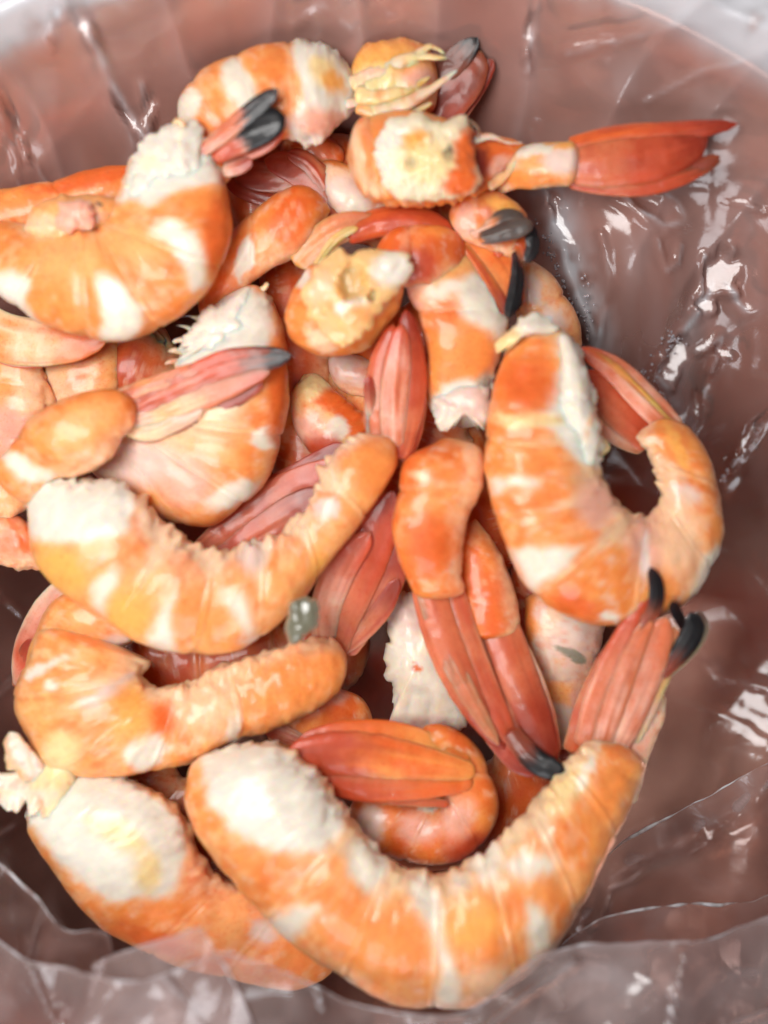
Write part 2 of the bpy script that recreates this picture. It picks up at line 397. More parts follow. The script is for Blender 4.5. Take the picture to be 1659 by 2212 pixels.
def tag(o, label=None, cat=None, group=None, kind=None):
    if label: o['label'] = label
    if cat: o['category'] = cat
    if group: o['group'] = group
    if kind: o['kind'] = kind
GROUP = 'cooked shrimp heaped in the plastic bag'
def thing(name, label, cat, px, py, z, group=GROUP):
    o = bpy.data.objects.new(name, None); COL.objects.link(o)
    loc = W(np.array(px, float), np.array(py, float), float(z)); o.location = loc; o.empty_display_size = 0.01
    tag(o, label, cat, group)
    return o, loc
class Shrimp:
    def __init__(s, label, px, py, z=-120):
        s.root, s.o = thing('shrimp', label, 'shrimp', px, py, z)
    def body(s, ribs, name='body', **k):
        k.setdefault('mat', M_BODY); return sweep(name, ribs, root=s.root, origin=s.o, **k)
    def meat(s, poly, z, thick, name='torn_meat', label=None, **k):
        o = blob(name, poly, z, thick, k.pop('mat', M_MEAT), root=s.root, origin=s.o, **k)
        if label: o['label'] = label
        return o
    def fin(s, path, wmax, z0, z1, base='R', base2='t', tip=None, prof=(0.55, 0.62), flat=0.13, name='tail_fin', label=None, ragged=0, lump=1.5, patches=()):
        P = spline([(x, y) for x, y in path], 0); P, _ = resample(P, P, 16)
        T = np.gradient(P, axis=0); T /= np.linalg.norm(T, axis=1)[:, None]; Nn = np.stack([-T[:, 1], T[:, 0]], 1)
        if label is None:
            if not hasattr(s, 'f0'): s.f0 = (z0, z1)
            if abs(z0-s.f0[0]) < 70: z0 = s.f0[0]+(z0-s.f0[0])*0.5; z1 = s.f0[1]+(z1-s.f0[1])*0.5
        t = np.linspace(0, 1, 16); b, pk = prof
        P = P-T[:1]*18*(1-t[:, None])**2; z0 = z0-10
        wd = np.where(t < pk, b+(1-b)*np.sin(t/pk*np.pi/2), np.sqrt(np.clip(1-((t-pk)/(1-pk))**2.2, 0.0, 1)))
        wd = np.maximum(wd, 0.06)*wmax*1.0
        ribs = [(P[i, 0]+Nn[i, 0]*wd[i], P[i, 1]+Nn[i, 1]*wd[i], P[i, 0]-Nn[i, 0]*wd[i], P[i, 1]-Nn[i, 1]*wd[i], z0+(z1-z0)*t[i]) for i in range(16)]
        o = sweep(name, ribs, M_FIN, root=s.root, origin=s.o, m=44, step=5, flat=flat, caps=(0.25, 0.15), base=base, base2=base2, fin=1.0, grad=tip or [('r', 0.35, 1.0)], lump=lump, patches=patches)
        if label: o['label'] = label
        return o
    def leg(s, path, r, z0, z1, base='p', base2='K', name='leg_stub'):
        P = spline([(x, y) for x, y in path], 0); P, _ = resample(P, P, 8)
        T = np.gradient(P, axis=0); T /= np.linalg.norm(T, axis=1)[:, None]; Nn = np.stack([-T[:, 1], T[:, 0]], 1)
        t = np.linspace(0, 1, 8); wd = r*(1-0.75*t**1.3)
        ribs = [(P[i, 0]+Nn[i, 0]*wd[i], P[i, 1]+Nn[i, 1]*wd[i], P[i, 0]-Nn[i, 0]*wd[i], P[i, 1]-Nn[i, 1]*wd[i], z0+(z1-z0)*t[i]) for i in range(8)]
        return sweep(name, ribs, M_MEAT, root=s.root, origin=s.o, m=12, step=4, flat=0.7, caps=(0.4, 0.4), base=base, base2=base2, lump=2.5, ragged=0)
    def legs(s, pts, r=7, length=26, z=0, base='p', base2='K', curl=0.4, seed=1):
        """short torn leg stubs: (x, y, angle in degrees, screen-clockwise)"""
        rn = random.Random(seed)
        for x, y, a in pts:
            if rn.random() < 0.62: continue
            a = math.radians(a); l = length*rn.uniform(0.4, 1.2); c = curl*rn.uniform(-1, 1); a += rn.uniform(-.5, .5)
            s.leg([(x-math.cos(a)*8, y-math.sin(a)*8), (x+math.cos(a)*l*0.5, y+math.sin(a)*l*0.5), (x+math.cos(a+c)*l, y+math.sin(a+c)*l)], r*rn.uniform(0.7, 1.5), z-8, z+rn.uniform(-16, 2), base, base2)

# ------------------------------------------------------------------ the setting: counter, bowl, plastic bag
BX, BY, BR, BZ, BB = -38.0, -321.0, 1515.0, 100.0, -650.0     # bowl centre, rim radius, rim height, floor (layout units, true x/y)
def bowl_z(r): return BB+(BZ-BB)*np.clip(r/BR, 0, 1)**3.2
def quad(cx, cy, sx, sy, z):
    return np.array([[cx-sx, cy-sy, z], [cx+sx, cy-sy, z], [cx+sx, cy+sy, z], [cx-sx, cy+sy, z]])*U
ct_ = mk('counter_top', quad(0, 0, 9000, 9000, -672), [[0, 1, 2, 3]], None, plain('grey_counter', (0.16, 0.19, 0.22), 0.5))
tag(ct_, kind='structure')
def make_bowl():
    root, o = thing('bowl', 'round brushed steel bowl holding the plastic bag of shrimp', 'bowl', CX+BX, CY-BY, BB-20, None)
    na = 220
    A = np.linspace(0, 2*np.pi, na, endpoint=False)
    prof = [(max(2.0, r), bowl_z(r)) for r in np.r_[np.linspace(0, 900, 10), np.linspace(960, BR-8, 34)]]
    prof += [(r+14, z-10) for r, z in prof[::-1]]
    pr = np.array(prof); V = np.stack([(BX+pr[:, 0:1]*np.cos(A)), (BY+pr[:, 0:1]*np.sin(A)), pr[:, 1:2]+0*A[None]], -1)*U
    mk('bowl_wall', V.reshape(-1, 3), ringfaces(len(pr), na), None, M_STEEL, root, o)
    T = np.linspace(0, 2*np.pi, 14)
    rr = BR+40+58*np.cos(T); zz = BZ+2+26*np.sin(T)
    V = np.stack([(BX+rr[:, None]*np.cos(A)), (BY+rr[:, None]*np.sin(A)), zz[:, None]+0*A[None]], -1)*U
    mk('rim', V.reshape(-1, 3), ringfaces(14, na), None, M_RIM, root, o)
M_RIM = plain('polished_rim', (0.93, 0.95, 0.96), 0.40, Metallic=0.5)
make_bowl()

def tri(x): return np.abs((x % 1.0)-0.5)*2
def crumple(px, py, s, sd):
    """faceted creases of thin film: sharp folded ridges in warped directions"""
    wx = 60*fbm(px/260+sd, py/260, 1.0, 2); wy = 60*fbm(px/260, py/260+sd, 4.0, 2)
    r = 0
    rn = random.Random(int(sd*10))
    for i in range(6):
        a = rn.uniform(0, math.pi); l = s*rn.uniform(0.7, 1.9)
        m_ = sstep(-0.25, 0.45, noise(px/(s*1.7)+i*7, py/(s*1.7)+sd, i))
        r = r+m_*l*0.055*(tri((math.cos(a)*(px+wx)+math.sin(a)*(py+wy))/l+rn.random())**1.15)
    return r
# sharp folds seen in the film: (polyline, height, half width)
FOLDS = [
 ([(170, 30), (205, 90), (255, 200), (300, 280), (345, 350)], 26, 26),
 ([(345, 350), (325, 270), (318, 200)], 26, 16),
 ([(150, 40), (115, 110)], 16, 12),
 ([(0, 230), (40, 330), (60, 420)], 16, 12), ([(90, 370), (130, 430)], 14, 10), ([(230, 120), (300, 330)], 10, 14),
 ([(1155, 40), (1140, 100), (1128, 180)], 24, 14),
 ([(1659, 60), (1480, 80), (1330, 110), (1220, 135)], 20, 22),
 ([(1659, 150), (1500, 170), (1380, 240)], 14, 16),
 ([(1160, 420), (1230, 405), (1300, 440), (1330, 500), (1400, 530), (1450, 510), (1430, 470), (1340, 440)], 34, 22),
 ([(1230, 405), (1400, 425), (1500, 430)], 22, 16), ([(1530, 455), (1640, 470)], 14, 8),
 ([(1160, 420), (1170, 520), (1200, 640), (1240, 740), (1260, 800)], 50, 30),
 ([(1260, 560), (1275, 640), (1265, 720), (1255, 820)], 34, 16),
 ([(1480, 690), (1560, 560), (1530, 620), (1590, 680)], 38, 24), ([(1495, 575), (1480, 690)], 30, 14),
 ([(1480, 690), (1440, 750), (1390, 820), (1440, 880)], 36, 22), ([(1480, 770), (1540, 740), (1520, 810)], 26, 16),
 ([(1659, 890), (1600, 970), (1555, 1050)], 26, 12), ([(1380, 560), (1400, 620), (1430, 600), (1440, 560)], 22, 14),
 ([(1480, 860), (1480, 930)], 18, 10),
 ([(1659, 1640), (1560, 1700), (1450, 1765), (1340, 1830), (1240, 1960)], 60, 36),
 ([(1659, 1500), (1500, 1420)], 22, 30), ([(1440, 1500), (1560, 1540), (1659, 1600)], 16, 14),
 ([(0, 1500), (90, 1440)], 16, 12), ([(0, 1800), (60, 1760)], 20, 14),
 ([(640, 70), (700, 30), (760, 90)], 12, 20), ([(0, 1260), (60, 1330)], 10, 12),
]
FACETS = [(1535, 612, 52, 40, -60), (1500, 678, 26, 18, 0), (1548, 770, 26, 12, 20), (1490, 880, 10, 36, 0), (1188, 520, 16, 60, -17), (1320, 500, 50, 8, 38), 
 (1132, 115, 9, 62, 10), (200, 88, 13, 50, -28), (300, 285, 10, 62, -38), (330, 262, 13, 52, 4), (1432, 800, 22, 60, 25), (1595, 960, 8, 60, 35), (55, 300, 7, 70, -20), (135, 80, 8, 40, 15), (1590, 465, 40, 5, 8)]
def liner_z(px, py, r):
    z = bowl_z(np.minimum(r, BR))+26-np.clip(r-BR-130, 0, None)*0.5+34*sstep(BR-90, BR+10, r)
    # bag film stands off the steel on the right of the heap
    q = np.exp(-((px-1290)/190)**2-((py-620)/260)**2); z = z+210*q
    q = np.exp(-((px-1540)/160)**2-((py-1800)/260)**2); z = z+120*q
    return z
def grid_faces(nx, ny):
    i = np.arange(ny-1)[:, None]; j = np.arange(nx-1)[None]
    a = i*nx+j
    return np.stack([a, a+nx, a+nx+1, a+1], -1).reshape(-1, 4)
bag, bag_o = thing('plastic_bag', 'clear crinkled plastic bag lining the bowl and gathered around the shrimp', 'plastic bag', CX+BX, CY-BY, BB, None)
def liner():
    nx, ny = 460, 560
    X, Y = np.meshgrid(np.linspace(-1480, 1480, nx), np.linspace(1560, -1750, ny))
    r = np.hypot(X-BX, Y-BY)
    z0 = bowl_z(r); k = H/(H-z0); px = X*k+CX; py = CY-Y*k
    z = liner_z(px, py, r)
    z = z+crumple(px, py, 230, 3.1)*0.9+crumple(px, py, 110, 8.1)*0.4*sstep(-.1, .5, fbm(px/260, py/260, 3, 2))+1.5*fbm(px/70, py/70, 0, 2)
    # folds gathered towards the mouth of the bag
    A = np.arctan2(Y-BY, X-BX)
    g = tri(A*7+0.5*fbm(px/300, py/300, 2.2, 2))**2.5
    z = z+26*g*sstep(900, 1500, r)
    for pl, h, wd in FOLDS:
        kk = 0.6 if pl[0][0] > 1000 and h < 50 else 0.9
        d = linedist(px+9*fbm(px/45, py/45, 7, 2), py+9*fbm(px/45, py/45, 9, 2), pl); z = z+h*kk*np.clip(1-d/(wd*1.25), 0, 1)**1.4*(0.35+0.65*sstep(-.4, .4, noise(px/60, py/60, h)))
    for (fx, fy, rx, ry, rot) in FACETS:                      # flat stretched panes between the creases
        a = math.radians(rot); dx, dy = px-fx, py-fy
        u = (dx*math.cos(a)+dy*math.sin(a))/rx; v = (-dx*math.sin(a)+dy*math.cos(a))/ry
        w_ = sstep(1.25, 0.85, np.hypot(u, v)+0.45*fbm(px/26, py/26, fx, 3))
        i0 = np.unravel_index(np.argmin(dx*dx+dy*dy), px.shape)
        c = np.array([X[i0], Y[i0], z[i0]])
        l = np.array([-1500., 500., 3600.])-c; l /= np.linalg.norm(l); e = np.array([0, 0, H])-c; e /= np.linalg.norm(e)
        hv = l+e; gx, gy = -hv[0]/hv[2], -hv[1]/hv[2]
        pl_ = c[2]+gx*(X-c[0])+gy*(Y-c[1])+0.25*(z-fbm(X/300, Y/300, 0, 1)*0-c[2])*0+2.0*fbm(px/20, py/20, 2, 2)
        z = z*(1-w_)+pl_*w_
    z = np.maximum(z, bowl_z(r)+6)
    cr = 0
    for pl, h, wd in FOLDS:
        d = linedist(px+4*fbm(px/25, py/25, 7, 2), py, pl); cr = np.maximum(cr, 0.008*h*np.clip(1-d/(wd*0.6), 0, 1)**1.5*(0.1+0.9*sstep(-.5, .6, noise(px/30, py/30, h))))  # highlight streaks painted white along the folds
    cr = cr+0.05*g*sstep(900, 1400, r)+0.05*sstep(0.1, 0.7, fbm(px/60, py/200, 5, 2))+0.85*sstep(BR-70, BR+15, r)*sstep(BR+150, BR+80, r)*sstep(-.9, .2, fbm(px/80, py/80, 1, 3))  # last term paints the white glow of the rim onto the film
    V = np.stack([X, Y, z], -1).reshape(-1, 3)*U
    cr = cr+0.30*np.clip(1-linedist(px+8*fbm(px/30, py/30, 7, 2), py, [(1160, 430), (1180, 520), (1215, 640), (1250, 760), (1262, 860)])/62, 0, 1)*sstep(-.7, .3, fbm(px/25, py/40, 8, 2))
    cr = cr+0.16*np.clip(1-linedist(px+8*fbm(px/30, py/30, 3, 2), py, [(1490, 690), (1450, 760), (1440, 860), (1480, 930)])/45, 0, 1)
    hz = 0.40*sstep(1250, 400, py+200*fbm(px/300, py/300, 1, 2))+0.05*fbm(px/120, py/200, 4, 3)          # haze colour paints the upper half brighter, like the lit far wall
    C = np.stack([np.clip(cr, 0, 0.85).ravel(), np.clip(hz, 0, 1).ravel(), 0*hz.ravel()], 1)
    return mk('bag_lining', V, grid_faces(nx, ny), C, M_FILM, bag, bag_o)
liner()
def sheet(name, top, bot, ztop, zbot, nu=200, nv=70, crs=80, amp=1.0, seed=1.0, folds=(), sag=0.0, mat=None):
    """free fold of film between an upper edge and a lower edge (both polylines)"""
    T = spline(top, 0); T, _ = resample(T, T, nu); B = spline(bot, 0); B, _ = resample(B, B, nu)
    v = np.linspace(0, 1, nv)[:, None]
    T = T+np.stack([0*T[:, 0], 5*fbm(T[:, 0]/22+seed, T[:, 1]/22, 0, 3)], 1)
    px = T[None, :, 0]*(1-v)+B[None, :, 0]*v; py = T[None, :, 1]*(1-v)+B[None, :, 1]*v
    zt = np.interp(np.linspace(0, 1, nu), np.linspace(0, 1, len(ztop)), ztop); zb = np.interp(np.linspace(0, 1, nu), np.linspace(0, 1, len(zbot)), zbot)
    z = zt[None]*(1-v)+zb[None]*v-sag*np.sin(v*np.pi)
    z = z+amp*(crumple(px, py, crs*1.8, seed+0.7)*0.6+crumple(px, py, crs*3, seed+5.1)*0.9+2*fbm(px/50, py/50, seed, 2))
    for pl, h, wd in folds:
        d = linedist(px, py, pl); z = z+h*np.clip(1-d/wd, 0, 1)**1.4
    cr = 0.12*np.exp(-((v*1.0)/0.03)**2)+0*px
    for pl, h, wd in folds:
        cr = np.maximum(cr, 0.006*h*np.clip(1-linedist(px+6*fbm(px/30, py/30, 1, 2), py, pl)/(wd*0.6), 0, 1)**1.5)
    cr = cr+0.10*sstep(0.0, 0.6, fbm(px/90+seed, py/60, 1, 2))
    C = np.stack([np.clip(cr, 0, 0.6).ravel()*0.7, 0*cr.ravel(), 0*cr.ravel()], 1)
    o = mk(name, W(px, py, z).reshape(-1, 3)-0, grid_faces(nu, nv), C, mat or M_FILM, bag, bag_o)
    # doubled hem along the free edge
    e = np.stack([px[0], py[0], z[0]], 1); ribs = [(x, y-4.0, x, y+4.0, zz+1) for x, y, zz in e[::6]]
    ribs = []
    for i in range(0, nu, 5):
        a = e[max(0, i-3)]; b = e[min(nu-1, i+3)]; t = (b-a)[:2]; t = t/(np.linalg.norm(t)+1e-9); nn = np.array([-t[1], t[0]])
        ribs.append((e[i, 0]+nn[0]*1.4, e[i, 1]+nn[1]*1.4, e[i, 0]-nn[0]*1.4, e[i, 1]-nn[1]*1.4, e[i, 2]))
    sweep('film_edge', ribs, M_HEM, root=bag, origin=bag_o, m=8, step=8, flat=0.9, caps=(0.5, 0.5), base='n', base2='n', lump=0.6, ragged=0, ventw=0)
    return o
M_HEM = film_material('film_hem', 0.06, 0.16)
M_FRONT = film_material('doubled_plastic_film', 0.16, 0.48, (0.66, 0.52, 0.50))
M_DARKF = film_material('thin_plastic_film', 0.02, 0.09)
# front of the bag rising over the lower shrimp
sheet('front_fold', [(-60, 1985), (60, 2075), (150, 2092), (300, 2120), (470, 2060), (560, 2082), (640, 2112), (720, 2150), (800, 2178), (900, 2190), (1000, 2188), (1060, 2150), (1130, 2085), (1230, 2045), (1380, 2035), (1520, 2030), (1600, 2000), (1720, 1960)],
      [(-120, 2420), (1780, 2420)], [60, 150, 190, 170, 120, 60, -20], [60, 150, 160, 160, 120, 60, 0], seed=2.0, mat=M_FRONT, crs=90, amp=1.7,
      folds=[([(330, 2090), (400, 2160), (450, 2230)], 26, 18), ([(1240, 2080), (1120, 2160), (1040, 2230)], 30, 22), ([(1480, 2050), (1465, 2130), (1450, 2230)], 26, 10), ([(900, 2200), (1010, 2195)], 16, 12), ([(60, 2080), (130, 2240)], 22, 16), ([(690, 2140), (700, 2180)], 18, 8), ([(1659, 2180), (1500, 2240)], 20, 16)])
sheet('folded_corner', [(225, 2068), (300, 2045), (370, 2022), (432, 1999), (436, 2003), (470, 2060), (520, 2150), (560, 2250)],
      [(150, 2330), (560, 2420)], [120, 190, 215, 210, 190], [120, 190], nu=130, nv=50, seed=6.0, mat=M_FRONT, crs=100, amp=0.6)
sheet('left_fold', [(-40, 1830), (40, 1905), (90, 1950), (110, 1985), (150, 2010), (225, 2015), (240, 2060), (200, 2080)],
      [(-80, 2330), (160, 2330)], [20, 60, 110, 120, 130], [60, 120], nu=120, nv=50, seed=9.0, crs=60, amp=0.7, folds=[([(90, 1960), (60, 2080), (110, 2200)], 24, 14)])
sheet('right_fold', [(1720, 1915), (1600, 1950), (1480, 1955), (1380, 1965), (1300, 1985), (1240, 2020), (1180, 2070)],
      [(1800, 2520), (1100, 2520)], [-130, -110, -80, -60], [-150, -120], nu=120, nv=40, seed=12.0, mat=M_DARKF, crs=170, amp=0.45)
sheet('side_fold', [(1720, 1615), (1600, 1680), (1500, 1735), (1400, 1790), (1320, 1840), (1270, 1910)],
      [(1820, 2500), (1150, 2500)], [-190, -215, -235], [-245, -270], nu=120, nv=50, seed=15.0, mat=M_DARKF, crs=200, amp=0.5)
# condensation beads on the film
def beads():
    rn = random.Random(5); Vs, Fs = [], []
    spots = []
    for pl, wd, n in (([(1175, 480), (1190, 560), (1225, 640), (1255, 700)], 13, 60), ([(1262, 600), (1275, 680), (1262, 740)], 10, 34), ([(1480, 690), (1440, 750), (1400, 815), (1420, 830)], 20, 60), ([(1560, 1040), (1575, 1010)], 5, 8), ([(1460, 1120), (1440, 1100)], 10, 5), ([(1430, 840), (1425, 870)], 12, 16), ([(1180, 440), (1160, 480)], 14, 16)):
        pl = np.array(pl, float); d = np.r_[0, np.cumsum(np.linalg.norm(np.diff(pl, axis=0), axis=1))]
        for _ in range(n):
            s = rn.uniform(0, d[-1]); x = np.interp(s, d, pl[:, 0])+rn.gauss(0, wd*0.6); y = np.interp(s, d, pl[:, 1])+rn.gauss(0, wd*0.6)
            spots.append((x, y, rn.uniform(1.6, 3.8)))
    ico = []
    for i in range(5):
        p = math.pi*i/4
        for j in range(8): ico.append((math.sin(p)*math.cos(j*math.pi/4), math.sin(p)*math.sin(j*math.pi/4), math.cos(p)))
    ico = np.array(ico); F = ringfaces(5, 8)
    for x, y, rad in spots:
        zz = 0.0
        for _ in range(4):
            kk = (H-zz)/H; X = (x-CX)*kk; Y = -(y-CY)*kk; r = math.hypot(X-BX, Y-BY)
            zz = float(liner_z(np.array(x), np.array(y), np.array(r)))+30
        b = ico*np.array([rad, rad, rad*0.7])+np.array([x, y, zz])
        Fs.append(F+sum(len(v) for v in Vs)); Vs.append(W(b[:, 0], b[:, 1], b[:, 2]))
    m = bpy.data.materials.new('water'); t, N, L = nodes(m); p = N['Principled BSDF']
    p.inputs['Base Color'].default_value = (0.75, 0.72, 0.78, 1); p.inputs['Roughness'].default_value = 0.08; p.inputs['Transmission Weight'].default_value = 0.6; p.inputs['IOR'].default_value = 1.33
    o = mk('condensation', np.vstack(Vs), np.vstack(Fs), None, m, bag, bag_o); tag(o, kind='stuff')
beads()
for o in bag.children:
    for v in ():
        pass

# ------------------------------------------------------------------ the shrimp, one by one
# --- lower layer, seen in the gaps of the heap
def deep(label, ribs, tailpath=None, **k):
    s = Shrimp(label, (ribs[0][0]+ribs[0][2])/2, (ribs[0][1]+ribs[0][3])/2, ribs[0][4])
    s.body(ribs, base=k.pop('base', 'o'), base2=k.pop('base2', 'O'), **k)
    if tailpath:
        for i, tp in enumerate(tailpath): s.fin(*tp)
    return s
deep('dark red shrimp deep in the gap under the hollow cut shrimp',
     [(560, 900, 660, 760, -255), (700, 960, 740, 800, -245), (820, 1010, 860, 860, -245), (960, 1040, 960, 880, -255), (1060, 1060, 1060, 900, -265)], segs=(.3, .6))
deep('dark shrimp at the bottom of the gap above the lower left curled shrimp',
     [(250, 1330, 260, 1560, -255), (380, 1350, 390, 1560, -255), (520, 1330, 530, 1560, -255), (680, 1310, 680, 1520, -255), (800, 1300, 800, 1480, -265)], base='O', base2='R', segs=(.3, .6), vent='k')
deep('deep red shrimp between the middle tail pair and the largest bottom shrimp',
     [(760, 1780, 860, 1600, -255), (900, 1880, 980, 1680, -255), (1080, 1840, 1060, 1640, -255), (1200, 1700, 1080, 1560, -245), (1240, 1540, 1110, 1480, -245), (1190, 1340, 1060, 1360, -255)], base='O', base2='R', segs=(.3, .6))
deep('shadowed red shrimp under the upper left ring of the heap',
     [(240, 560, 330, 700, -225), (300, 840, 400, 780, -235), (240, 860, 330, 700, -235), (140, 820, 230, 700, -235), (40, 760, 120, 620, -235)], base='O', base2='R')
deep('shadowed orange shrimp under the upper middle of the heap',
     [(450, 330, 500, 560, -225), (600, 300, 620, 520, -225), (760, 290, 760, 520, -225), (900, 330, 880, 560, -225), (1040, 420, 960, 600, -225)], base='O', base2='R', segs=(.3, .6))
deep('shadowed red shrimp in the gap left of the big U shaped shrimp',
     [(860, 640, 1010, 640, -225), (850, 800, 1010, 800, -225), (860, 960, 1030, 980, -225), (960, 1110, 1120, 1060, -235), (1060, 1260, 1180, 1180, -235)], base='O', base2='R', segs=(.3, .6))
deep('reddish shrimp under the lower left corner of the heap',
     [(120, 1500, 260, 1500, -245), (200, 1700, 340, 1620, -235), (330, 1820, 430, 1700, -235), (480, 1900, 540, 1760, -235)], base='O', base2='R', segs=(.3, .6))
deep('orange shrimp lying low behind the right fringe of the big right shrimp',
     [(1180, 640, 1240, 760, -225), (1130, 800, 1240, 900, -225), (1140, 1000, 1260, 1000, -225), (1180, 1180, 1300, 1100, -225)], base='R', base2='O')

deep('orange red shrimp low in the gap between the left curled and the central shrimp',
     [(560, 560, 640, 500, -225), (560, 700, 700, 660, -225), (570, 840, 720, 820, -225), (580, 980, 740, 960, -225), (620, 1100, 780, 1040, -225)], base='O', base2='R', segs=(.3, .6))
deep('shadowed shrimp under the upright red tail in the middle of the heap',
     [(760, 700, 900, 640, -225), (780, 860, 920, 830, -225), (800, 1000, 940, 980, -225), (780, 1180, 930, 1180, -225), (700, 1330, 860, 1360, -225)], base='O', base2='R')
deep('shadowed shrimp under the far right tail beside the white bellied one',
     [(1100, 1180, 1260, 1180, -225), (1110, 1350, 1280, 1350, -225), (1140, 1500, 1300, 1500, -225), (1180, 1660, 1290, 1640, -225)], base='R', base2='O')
# --- left edge, behind
s = Shrimp('pale orange shrimp at the left edge behind the crossing tail', 0, 880, -200)
s.body([(-60, 720, 60, 700, -190), (-50, 800, 100, 800, -180), (-40, 880, 110, 880, -180), (-30, 960, 90, 960, -190), (-60, 1020, 40, 1030, -200)], base='o', base2='l', segs=(.35, .7), patches=[('k', 20, 930, 60, 60, 0, .4), ('p', 60, 850, 30, 50, 0, .4)])
s = Shrimp('flat peach segment standing upright under the upper left ring shrimp', 180, 800, -200)
s.body([(262, 700, 100, 690, -210), (262, 780, 98, 790, -195), (262, 840, 105, 870, -200), (255, 900, 115, 900, -215)], base='l', base2='p', flat=.5, ragged=3)
s = Shrimp('slim shrimp tail lying across the left edge, just below the ring shrimp', 60, 745, -110)
s.fin([(-60, 690), (20, 735), (130, 742), (235, 728)], 54, -120, -100, base='o', base2='p', tip=[('O', .5, 1)], prof=(.9, .3))
s.fin([(-60, 730), (30, 770), (120, 765), (180, 752)], 26, -130, -110, base='R', base2='k')
s = Shrimp('orange shrimp piece at the left edge beside the long arched one', 0, 1060, -110)
s.body([(-80, 1000, -60, 1120, -120), (0, 1000, 0, 1130, -110), (60, 1005, 60, 1100, -110), (95, 1030, 90, 1080, -115)], base='o', base2='l')
s.body([(-60, 1095, -60, 1215, -120), (20, 1105, 15, 1225, -120), (65, 1130, 60, 1228, -120), (115, 1175, 105, 1240, -130)], name='lower_segment', base='O', base2='k')

# --- top group
s = Shrimp('torn orange and yellow shrimp with two cream strands, at the top', 860, 170, -120)
s.body([(748, 140, 765, 225, -60, .6), (790, 98, 795, 250, -50, .6), (850, 84, 855, 254, -50, .6), (905, 90, 915, 250, -55, .6), (950, 130, 945, 240, -70, .6)], base='l', base2='o', ragged=16,
       patches=[('y', 810, 130, 80, 30, -10, .5), ('c', 830, 190, 80, 40, 5, .5), ('O', 880, 238, 60, 18, 0, .3), ('k', 905, 165, 34, 24, 0, .4)], caps=(.3, .2), lump=9)
for pth, rad, za, zb, c1, c2 in (([(755, 185), (830, 150), (900, 122), (968, 126)], 20, -22, 6, 'c', 'K'), ([(800, 240), (880, 220), (940, 185), (988, 150)], 20, -16, 10, 'c', 'K'), ([(765, 205), (820, 205), (885, 190), (930, 165)], 22, -16, -4, 'y', 'c'),
        ([(770, 225), (820, 245), (880, 245), (935, 222)], 20, -20, -14, 'l', 'c'), ([(840, 140), (890, 130), (930, 100), (962, 118)], 13, -12, 0, 'c', 'K')):
    s.leg(pth, rad, za, zb, c1, c2, name='torn_strand')
s = Shrimp('dark red tail fan pointing up right at the very top of the heap', 960, 200, -140)
s.fin([(925, 320), (960, 230), (1000, 170), (1040, 110)], 48, -110, -60, base='r', base2='R', tip=[('n', .4, 1)])
s.fin([(935, 210), (970, 150), (1000, 110), (1030, 75)], 30, -70, -30, base='r', base2='n', tip=[('n', .2, .5), ('b', .6, .9)])
s.fin([(960, 290), (1010, 210), (1040, 160), (1066, 128)], 26, -120, -80, base='R', base2='r')
s.fin([(890, 190), (930, 140), (960, 108), (985, 95)], 24, -90, -60, base='R', base2='k')

s = Shrimp('arched orange shrimp with white bands at the top left of the heap', 560, 200, -60)
s.body([(372, 268, 432, 306, -40), (386, 216, 470, 322, -30), (425, 160, 520, 318, -25), (512, 112, 580, 300, -20), (590, 95, 620, 300, -20), (645, 86, 650, 306, -25), (702, 98, 700, 296, -35), (748, 140, 740, 262, -50), (782, 190, 775, 245, -60)],
       base='o', base2='o', segs=(.18, .40, .62), caps=(.35, .3), ragged=6, vent='O',
       patches=[('w', 397, 245, 24, 48, 22), ('w', [(478, 145), (498, 125), (520, 122), (533, 160), (552, 205), (585, 250), (540, 262), (505, 215), (478, 180)]),
                ('m', [(632, 80), (700, 80), (760, 130), (790, 200), (760, 270), (700, 310), (640, 320), (622, 280), (655, 215), (640, 150)]), ('c', 700, 150, 26, 34, -30, .5), ('y', 725, 180, 18, 30, -30, .5), ('k', 690, 262, 50, 30, 0, .5)])
s.leg([(745, 225), (775, 222), (800, 232)], 12, -20, -20, 'K', 'K')
s = Shrimp('black finned shrimp tail in front of the arched banded shrimp', 540, 270, -10)
s.fin([(430, 330), (470, 300), (530, 252), (602, 192)], 22, 60, 95, base='R', base2='k', tip=[('t', .1, .5), ('b', .5, .62)], label='narrow black tipped fin')
s.fin([(470, 330), (500, 305), (550, 280), (616, 250)], 40, 50, 85, base='R', base2='k', tip=[('b', .30, .45)], label='broad black fin', flat=.35)
s.fin([(462, 330), (510, 325), (560, 308), (612, 268)], 28, 30, 60, base='t', base2='k', tip=[('R', .1, 1)])
s.body([(425, 300, 440, 400, 0), (470, 308, 480, 400, 0), (520, 318, 520, 372, -10)], name='last_segment', base='R', base2='O', flat=.7, ragged=2, caps=(.4, .6))
s.fin([(455, 360), (500, 365), (545, 345)], 18, 20, 30, base='t', base2='k')

